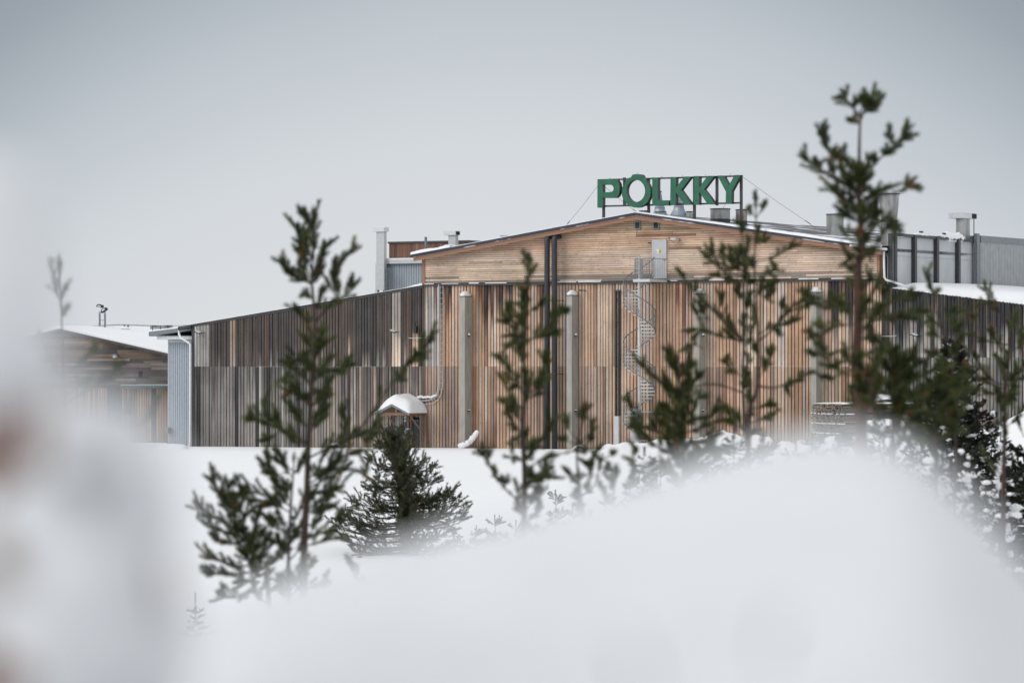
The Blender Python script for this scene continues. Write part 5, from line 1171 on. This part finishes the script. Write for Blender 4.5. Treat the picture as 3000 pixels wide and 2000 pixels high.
traced_pine('arching pine at the right edge with a bare lower trunk', 52,
 [[(2950, 930), (2960, 1010), (2950, 1100), (2945, 1150), (2944, 1250), (2940, 1400), (2940, 1550)]],
 [(1.1, [(2947, 1130), (2900, 1110), (2870, 1070), (2855, 1035)]), (1.1, [(2946, 1140), (2890, 1120), (2860, 1110), (2830, 1080)]), (1.1, [(2948, 1120), (2990, 1080), (3010, 1050)]), (1., [(2948, 1100), (3000, 1110), (3040, 1090)]), (1., [(2946, 1150), (2900, 1150), (2880, 1140)]), (1., [(2950, 1060), (2920, 1000), (2905, 960)]), (.8, [(2955, 1010), (2900, 1000), (2840, 980), (2790, 960)]), [(2840, 980), (2850, 940), (2840, 920)], (.7, [(2952, 950), (2920, 900), (2880, 890), (2840, 900), (2800, 920)]), (.7, [(2950, 940), (2900, 880), (2885, 830)]), [(2958, 990), (3000, 960), (3030, 940)], [(2946, 1110), (2960, 1150), (2975, 1170)], (1., [(2945, 1160), (2925, 1165)]), [(2960, 1030), (2990, 1010), (3000, 980)], [(2955, 1000), (2960, 960), (2975, 930)], [(2860, 1070), (2840, 1050), (2830, 1020)], (.5, [(2944, 1250), (2925, 1240), (2920, 1230)]), [(3000, 1280), (2985, 1240), (2980, 1225)]],
 49, r0=.045, foot=1, shl=.15, extra=12, bare=.25)
traced_pine('thin pine tops poking up between the tall pine and the corrugated building', 44,
 [[(2725, 830), (2735, 880), (2760, 960), (2790, 1060), (2800, 1300), (2800, 1500)]],
 [(.8, [(2735, 880), (2725, 840), (2712, 800)]), (.8, [(2738, 890), (2745, 850)]), [(2760, 960), (2780, 920), (2795, 900)], [(2770, 1000), (2740, 980), (2720, 980)], [(2760, 960), (2730, 940), (2710, 945)], [(2770, 990), (2800, 970), (2815, 950)], [(2750, 920), (2720, 910), (2690, 915)], [(2785, 1050), (2740, 1040), (2720, 1030)]],
 50, r0=.02, foot=1, shl=.12, extra=3, bare=.3)
traced_pine('half-hidden pine at the far left behind the snow-laden branches', 34,
 [[(176, 770), (180, 850), (185, 960), (190, 1100), (195, 1300), (195, 1600)]],
 [(.5, [(178, 830), (177, 800), (176, 765)]), (.6, [(183, 880), (193, 850), (200, 835)]), (.6, [(183, 890), (170, 860), (168, 830)]), (.6, [(185, 930), (198, 905), (205, 900)]),
  (1.1, [(190, 1180), (240, 1150), (290, 1120), (325, 1100), (352, 1070)]), (1.1, [(300, 1120), (340, 1105), (355, 1095)]), (1., [(192, 1160), (230, 1130), (260, 1110)]), (.9, [(195, 1330), (260, 1280), (320, 1230), (370, 1200), (382, 1175)]), (1.1, [(330, 1230), (400, 1240), (440, 1210), (465, 1165)]), (.8, [(195, 1300), (250, 1280), (310, 1260)]), [(190, 1100), (250, 1050), (280, 1010)]],
 51, r0=.022, foot=1, shl=.08, extra=2, bare=.3, tuft=.6)

# procedural conifers for the trees further off
def conifer(label, px, ytop, Y, H, radius, seed, mat='needle_far', bark='bark_far', cat='tree', whorls=16, lean=0., droop=0., snow=0., nl=.07, nw=.008, dens=330, name='pine_tree', group=None, sh_l=.2, skew=0., curve=.25, trunk_r=None, per=6, scatter=0., tw_d=8):
    random.seed(seed); tr = Tree(); top = wp(px, ytop, Y); foot = top+Vector((lean, 0, -H))
    P = [top.lerp(foot, i/8)+Vector((.03*n1(i*.7, seed), 0, 0)) for i in range(9)]; r0 = trunk_r or H*.014
    tr.wood.tube(P[::-1], [max(.008, r0*(1-i/9)) for i in range(9)], 7)
    tr.shoot(P[0]-Vector((0, 0, .1)), Vector((0, 0, 1)), .3, 1.2)
    for wv in range(whorls):
        f = ((wv+.6)/whorls)**1.05
        for b in range(per):
            a = random.uniform(0, 2*math.pi); o = P[0].lerp(P[-1], min(.99, f+random.uniform(-.02, .02)))
            l = radius(f)*(random.uniform(.55, 1.12) if not scatter else random.uniform(.3, 1.15))*(1+skew*math.cos(a)); 
            if l < .08: continue
            up = .55-1.2*droop*f-.35*f+scatter*random.uniform(-.35, .25); d = Vector((math.cos(a), math.sin(a), up)).normalized()
            e = o+d*l; mid = o.lerp(e, .55)-Vector((0, 0, curve*l*.5)); Q = smooth_path([o, mid, e], 4)
            tr.wood.tube(Q, [max(.004, .022*l**.8*(1-i/len(Q))) for i in range(len(Q))], 4)
            n = max(3, int(l*tw_d))
            for k in range(n):
                t = .18+.82*(k+random.random()*.8)/n; i = min(len(Q)-2, int(t*(len(Q)-1))); p = Q[i].lerp(Q[i+1], t*(len(Q)-1)-i if t < 1 else 1); dd = (Q[i+1]-Q[i]).normalized()
                sd_ = dd.cross(Vector((0, 0, 1))).normalized()*random.choice((1, -1))
                tw = (dd*.8+sd_*random.uniform(.3, 1)+Vector((0, 0, random.uniform(-.15, .5)-droop))).normalized(); tl = sh_l*random.uniform(.6, 1.5)*(1.15-.5*t)
                tr.wood.tube([p, p+tw*tl], [.006, .003], 3, False); tr.shoot(p+tw*tl*.15, tw, tl, 1.)
                q2 = (tw+rand_perp(tw)*.8+Vector((0, 0, .35))).normalized(); tr.shoot(p+tw*tl*.6, q2, tl*.6, 1.)
                if random.random() < snow: tr.snow.blob(p+Vector((0, 0, .05)), [random.uniform(.06, .16)*(1+f)*.8]*2+[random.uniform(.04, .09)*(1+f)*.8], k+wv*7, .35, 8, 6)
            tr.shoot(Q[-2], Q[-1]-Q[-2], sh_l, 1.2)
    return finish(tr, name, label, foot, mat, bark, group, cat, dens=dens, nl=nl, nw=nw)
def prof_(pts): return lambda f: float(np.interp(f, [p[0] for p in pts], [p[1] for p in pts]))
# sharp pine in the middle of the snowfield (75 px per metre)
trunk_s = [(1133, 1262), (1150, 1300), (1165, 1350), (1180, 1420), (1186, 1500), (1193, 1580), (1196, 1690)]
def tx(y): return float(np.interp(y, [q[1] for q in trunk_s], [q[0] for q in trunk_s]))
random.seed(99); BR = []
for (x, y) in ((1112, 1292), (1085, 1345), (1100, 1395), (1070, 1425), (1082, 1400), (1045, 1468), (1030, 1492), (1003, 1503), (985, 1540), (1020, 1520), (1015, 1580), (1030, 1600), (1070, 1590), (1055, 1628), (1045, 1545), (1090, 1460), (1110, 1480),
               (1200, 1310), (1238, 1350), (1262, 1362), (1278, 1400), (1240, 1400), (1312, 1438), (1345, 1452), (1372, 1482), (1362, 1512), (1330, 1545), (1300, 1500), (1290, 1450), (1250, 1450), (1335, 1580), (1280, 1560), (1310, 1620), (1260, 1500), (1300, 1600), (1160, 1280), (1180, 1330), (1130, 1330), (1120, 1360), (1210, 1370)):
    for k in range(3):
        jx, jy = random.uniform(-20, 14)*(k > 0), random.uniform(-16, 20)*(k > 0); y0 = y+random.uniform(0, 26)+abs(x-1180)*.10; y0 = min(y0, 1640); sg = 1 if x > tx(y0) else -1
        BR.append((.6, [(tx(y0), y0), ((tx(y0)*1.1+x*.9)/2, y0+abs(x-1180)*.06-4), ((tx(y0)*.3+x*1.7)/2+jx, (y0*.3+y*1.7)/2+10+jy), (x+jx, y+jy)]))
traced_pine('dark bushy pine alone on the snowfield in front of the porch', 132, [trunk_s], BR, 61, mat='needle_far', bark='bark_far', r0=.13, foot=1, shl=.34, spread=1.7, extra=150, exl=2.6, bare=.22, name='pine_tree', needle_kw=dict(dens=230, nl=.085, nw=.010), tuft=1.15)
conifer('black-green spruce rising at the right in front of the dark wing wall', 2785, 1015, 112, 6.6, prof_([(0, .12), (.12, .5), (.3, .95), (.5, 1.5), (.7, 2.1), (.85, 2.6), (1, 2.9)]), 62, mat='needle_dark', cat='spruce tree', whorls=36, lean=.45, per=9, droop=.25, snow=.03, dens=480, nl=.06, nw=.009, name='spruce_tree', sh_l=.2)
conifer('snow-laden low spruce in the lower right corner behind the snow mound', 3010, 1330, 95, 3.6, prof_([(0, .25), (.3, 1.2), (.6, 1.9), (1, 2.2)]), 63, mat='needle_dark', cat='spruce tree', whorls=22, per=9, droop=.2, snow=.09, dens=480, nl=.06, nw=.009, name='spruce_tree', sh_l=.2)
conifer('thin dark sapling against the snow bank at the right edge', 2905, 1255, 118, 3.0, prof_([(0, .1), (.4, .7), (1, 1.3)]), 64, mat='needle_dark', cat='spruce tree', whorls=12, per=5, snow=.06, dens=220, nl=.06, nw=.009, name='spruce_tree', sh_l=.18)
BUSH = [(2075, 1305, 58, 'snow-lumped bush right of the small bushy pine'), (2150, 1290, 62, 'snow-lumped bush highest of the row along the ploughed ridge'), (2235, 1310, 60, 'snow-lumped bush just right of the twin-stemmed pine foot'), (2330, 1330, 64, 'snow-lumped bush below the left end of the lumber stack'), (2440, 1290, 60, 'snow-lumped bush left of the tallest pine trunk'), (2590, 1250, 62, 'snow-lumped bush right of the tallest pine trunk'), (2690, 1290, 66, 'snow-lumped bush under the olive-green pine'), (1890, 1350, 60, 'snow-lumped bush below the spiral stair'), (2030, 1340, 50, 'snow-lumped bush nearest to the viewer, beside the small bushy pine foot'), (2380, 1310, 52, 'snow-lumped bush between the lumber stack and the twin-stemmed pine'), (2510, 1280, 54, 'snow-lumped bush directly at the tallest pine trunk'), (2760, 1330, 54, 'snow-lumped bush under the black-green spruce, nearer to the viewer'), (2830, 1330, 70, 'snow-lumped bush at the foot of the black-green spruce'), (2930, 1300, 84, 'snow-lumped bush below the snow bank at the right edge')]
for i, (px, py, Y, lab) in enumerate(BUSH):
    P_ = wp(px, py, Y); conifer(lab, px, py, Y, P_.z-ground_z(P_.x, Y), prof_([(0, .12), (.12, .35), (.3, .6), (.6, .9), (1, 1.1)]), 120+i, mat='needle_dark', cat='bush', whorls=20, per=8, droop=.15, snow=.20, dens=480, nl=.04, nw=.006, name='snowy_bush', group='snow-laden bushes beyond the mound', sh_l=.13, scatter=.7, tw_d=7)
# spruce tops poking over the mound
TIPS = [(1628, 1458, 100, 'slender spruce top with a single bare leader over the mound'), (1676, 1500, 100, 'short spruce top just right of the slender leader'), (1772, 1462, 96, 'narrow many-fingered spruce top left of the small bushy pine'), (1872, 1405, 92, 'two-pronged spruce top below the spiral stair'), (1932, 1388, 92, 'upright spruce top, highest of the small tops over the mound'), (1450, 1530, 104, 'leaning feathery spruce top left of the slim pine foot'), (1395, 1560, 108, 'faint spruce top beside the snowfield pine'), (1350, 1590, 112, 'lowest faint spruce top right of the snowfield pine'), (1575, 1560, 98, 'broad spruce top behind the slim pine foot'), (1510, 1545, 102, 'ragged spruce top left of the slim pine trunk'), (1740, 1570, 98, 'low spruce top half sunk in the snow mound')]
for i, (px, py, Y, lab) in enumerate(TIPS):
    conifer(lab, px, py, Y, wp(px, py, Y).z-ground_z(wp(px, py, Y).x, Y), prof_([(0, .08), (.06, .20), (.08, .05), (.17, .42), (.2, .2), (.3, .85), (.5, 1.3), (1, 1.9)]), 70+i, cat='spruce tree', whorls=17, per=random.choice((5, 6, 7)), lean=random.uniform(-.5, .5), snow=.03, dens=700, nl=.030, nw=.009, scatter=.6, name='spruce_sapling', group='spruce saplings behind the mound', sh_l=.17, mat='needle_far', curve=.1)
conifer('tiny bare-fingered spruce tip at the lower left on the snow', 572, 1772, 60, .5, prof_([(0, .03), (.3, .10), (.6, .12), (1, .3)]), 90, cat='spruce tree', whorls=6, per=4, dens=420, nl=.02, nw=.005, name='spruce_sapling', sh_l=.07, curve=.1)

# ------------------------------------------------------------------ near snow: the mound and the snow-laden sapling, both close to the lens
MP = [(-400, 2150), (0, 2040), (300, 1920), (450, 1835), (600, 1735), (800, 1660), (1000, 1610), (1200, 1568), (1500, 1475), (1800, 1382), (2000, 1325), (2200, 1262), (2350, 1226), (2480, 1207), (2600, 1226), (2700, 1278), (2800, 1362), (2900, 1460), (3000, 1575), (3150, 1720), (3400, 1930)]
mb = MB(); YM = 3.9; nxm, nym = 130, 70
for j in range(nym+1):
    y = .9+(9.0-.9)*(j/nym)
    for i in range(nxm+1):
        x = -1.5+3.0*i/nxm; px = 1500+x*F/YM; py = float(np.interp(px, [p[0] for p in MP], [p[1] for p in MP]))
        zr_ = (HOR-py)*YM/F; q = y-YM
        z = zr_-(.035*q*q if q > 0 else .004*q*q)-(.25*ss(0, 3, q))-.02-(.50*ss(.0, .95, -q)*ss(-.3, .22, x))-.07*ss(0, .8, -q)
        z -= .25*max(0, 1.5-y)**2
        z += (.030*mnoise.noise(Vector((x*3.2, y*1.5, 1)))+.010*mnoise.noise(Vector((x*9, y*5, 4))))*ss(.0, .9, abs(q)+.25)
        z -= .02*math.exp(-((x-.07)/.09)**2-((y-2.3)/.3)**2)+.02*math.exp(-((x-.2)/.07)**2-((y-2.6)/.3)**2)
        mb.v.append((x, y, max(z, -1.75)))
for j in range(nym):
    for i in range(nxm): a = j*(nxm+1)+i; mb.f.append((a, a+1, a+nxm+2, a+nxm+1)); mb.a.append(None)
o = mb.build('snow_mound', 'shade_snow', None, True); tag(o, 'huge blurred mound of smooth snow filling the bottom foreground', 'snow mound', kind='structure')
for (px, py, Y, dx, lab) in ((2275, 1815, 2.75, .006, 'right one of two short dead twigs in the foreground snow mound'), (1850, 1890, 2.5, -.006, 'left one of two short dead twigs in the foreground snow mound')):
    mb = MB(); P = wp(px, py, Y); mb.tube([P-Vector((dx, 0, .03)), P, P+Vector((dx*2, 0, .005))], [.003, .0025, .0015], 6)
    tag(mb.build('dead_twig', 'bark', None, True), lab, 'twig')

SP = bpy.data.objects.new('snow_laden_sapling', None); col.objects.link(SP); YS = 3.0; SP.location = (wp(-60, 2000, YS).x, YS, -1.7)
tag(SP, 'sapling bent under big soft clumps of snow, very close at the left edge', 'sapling')
off = Vector(SP.location)
def sp_part(mb, name, mat, label=None):
    o = mb.build(name, mat, SP, True, label); o.data.transform(Matrix.Translation(-off)); return o
mb = MB(); mb.tube([Vector((wp(-60, 2000, YS).x, YS, -1.75)), wp(-60, 2000, YS), wp(-40, 1500, YS), wp(0, 1300, YS), wp(40, 700, YS), wp(-40, 500, YS)], [.012, .010, .008, .006, .004, .002], 8)
mb.tube([wp(-60, 1440, YS-.1), wp(10, 1350, YS-.1), wp(70, 1290, YS-.1), wp(120, 1190, YS-.1)], [.032, .028, .015, .003], 8); mb.tube([wp(-40, 2060, YS-.25), wp(20, 2010, YS-.25), wp(70, 1985, YS-.25)], [.022, .020, .010], 8); mb.tube([wp(-60, 1600, YS-.2), wp(-10, 1650, YS-.2), wp(30, 1720, YS-.2)], [.014, .013, .006], 8); mb.tube([wp(80, 1780, YS-.1), wp(50, 1700, YS-.1), wp(0, 1600, YS-.1)], [.003, .008, .010], 8); mb.tube([wp(500, 1830, YS), wp(480, 1700, YS), wp(470, 1600, YS)], [.002, .004, .002], 6); sp_part(mb, 'trunk', 'young_bark')
for i, (px, py, Y, rx, ry) in enumerate(((-70, 850, 2.95, 270, 390), (40, 1060, 2.95, 160, 150), (270, 1520, 3.1, 255, 360), (370, 1880, 3.05, 190, 330), (180, 1830, 2.84, 210, 280), (170, 1380, 3.2, 170, 190), (-10, 1700, 2.9, 140, 190), (90, 1560, 2.88, 170, 170), (120, 2010, 2.95, 170, 120))):
    P = wp(px, py, Y); k = Y/F; mb = MB(); mb.blob(P, (rx*k, rx*k*.9, ry*k), i, .14, 24, 18); sp_part(mb, 'snow_clump', 'shade_snow')
tr = Tree(); random.seed(5)
for (px, py, dx, dz_, n) in ((-20, 1640, .3, .6, 3), (50, 2010, .5, .1, 2), (-10, 2010, -.2, .3, 2)):
    for k in range(n):
        P = wp(px+random.uniform(-50, 50), py+random.uniform(-50, 50), YS+random.uniform(-.15, -.06)); tr.shoot(P, Vector((dx+random.uniform(-.5, .5), random.uniform(-.5, .5), dz_)), .06, 1.)
cn = tr.needles('needles', 'needle_dark', SP, dens=2500, nl=.03, nw=.0014); cn.data.transform(Matrix.Translation(-off))
for o in bpy.data.objects:
    if '_b' in o: del o['_b']
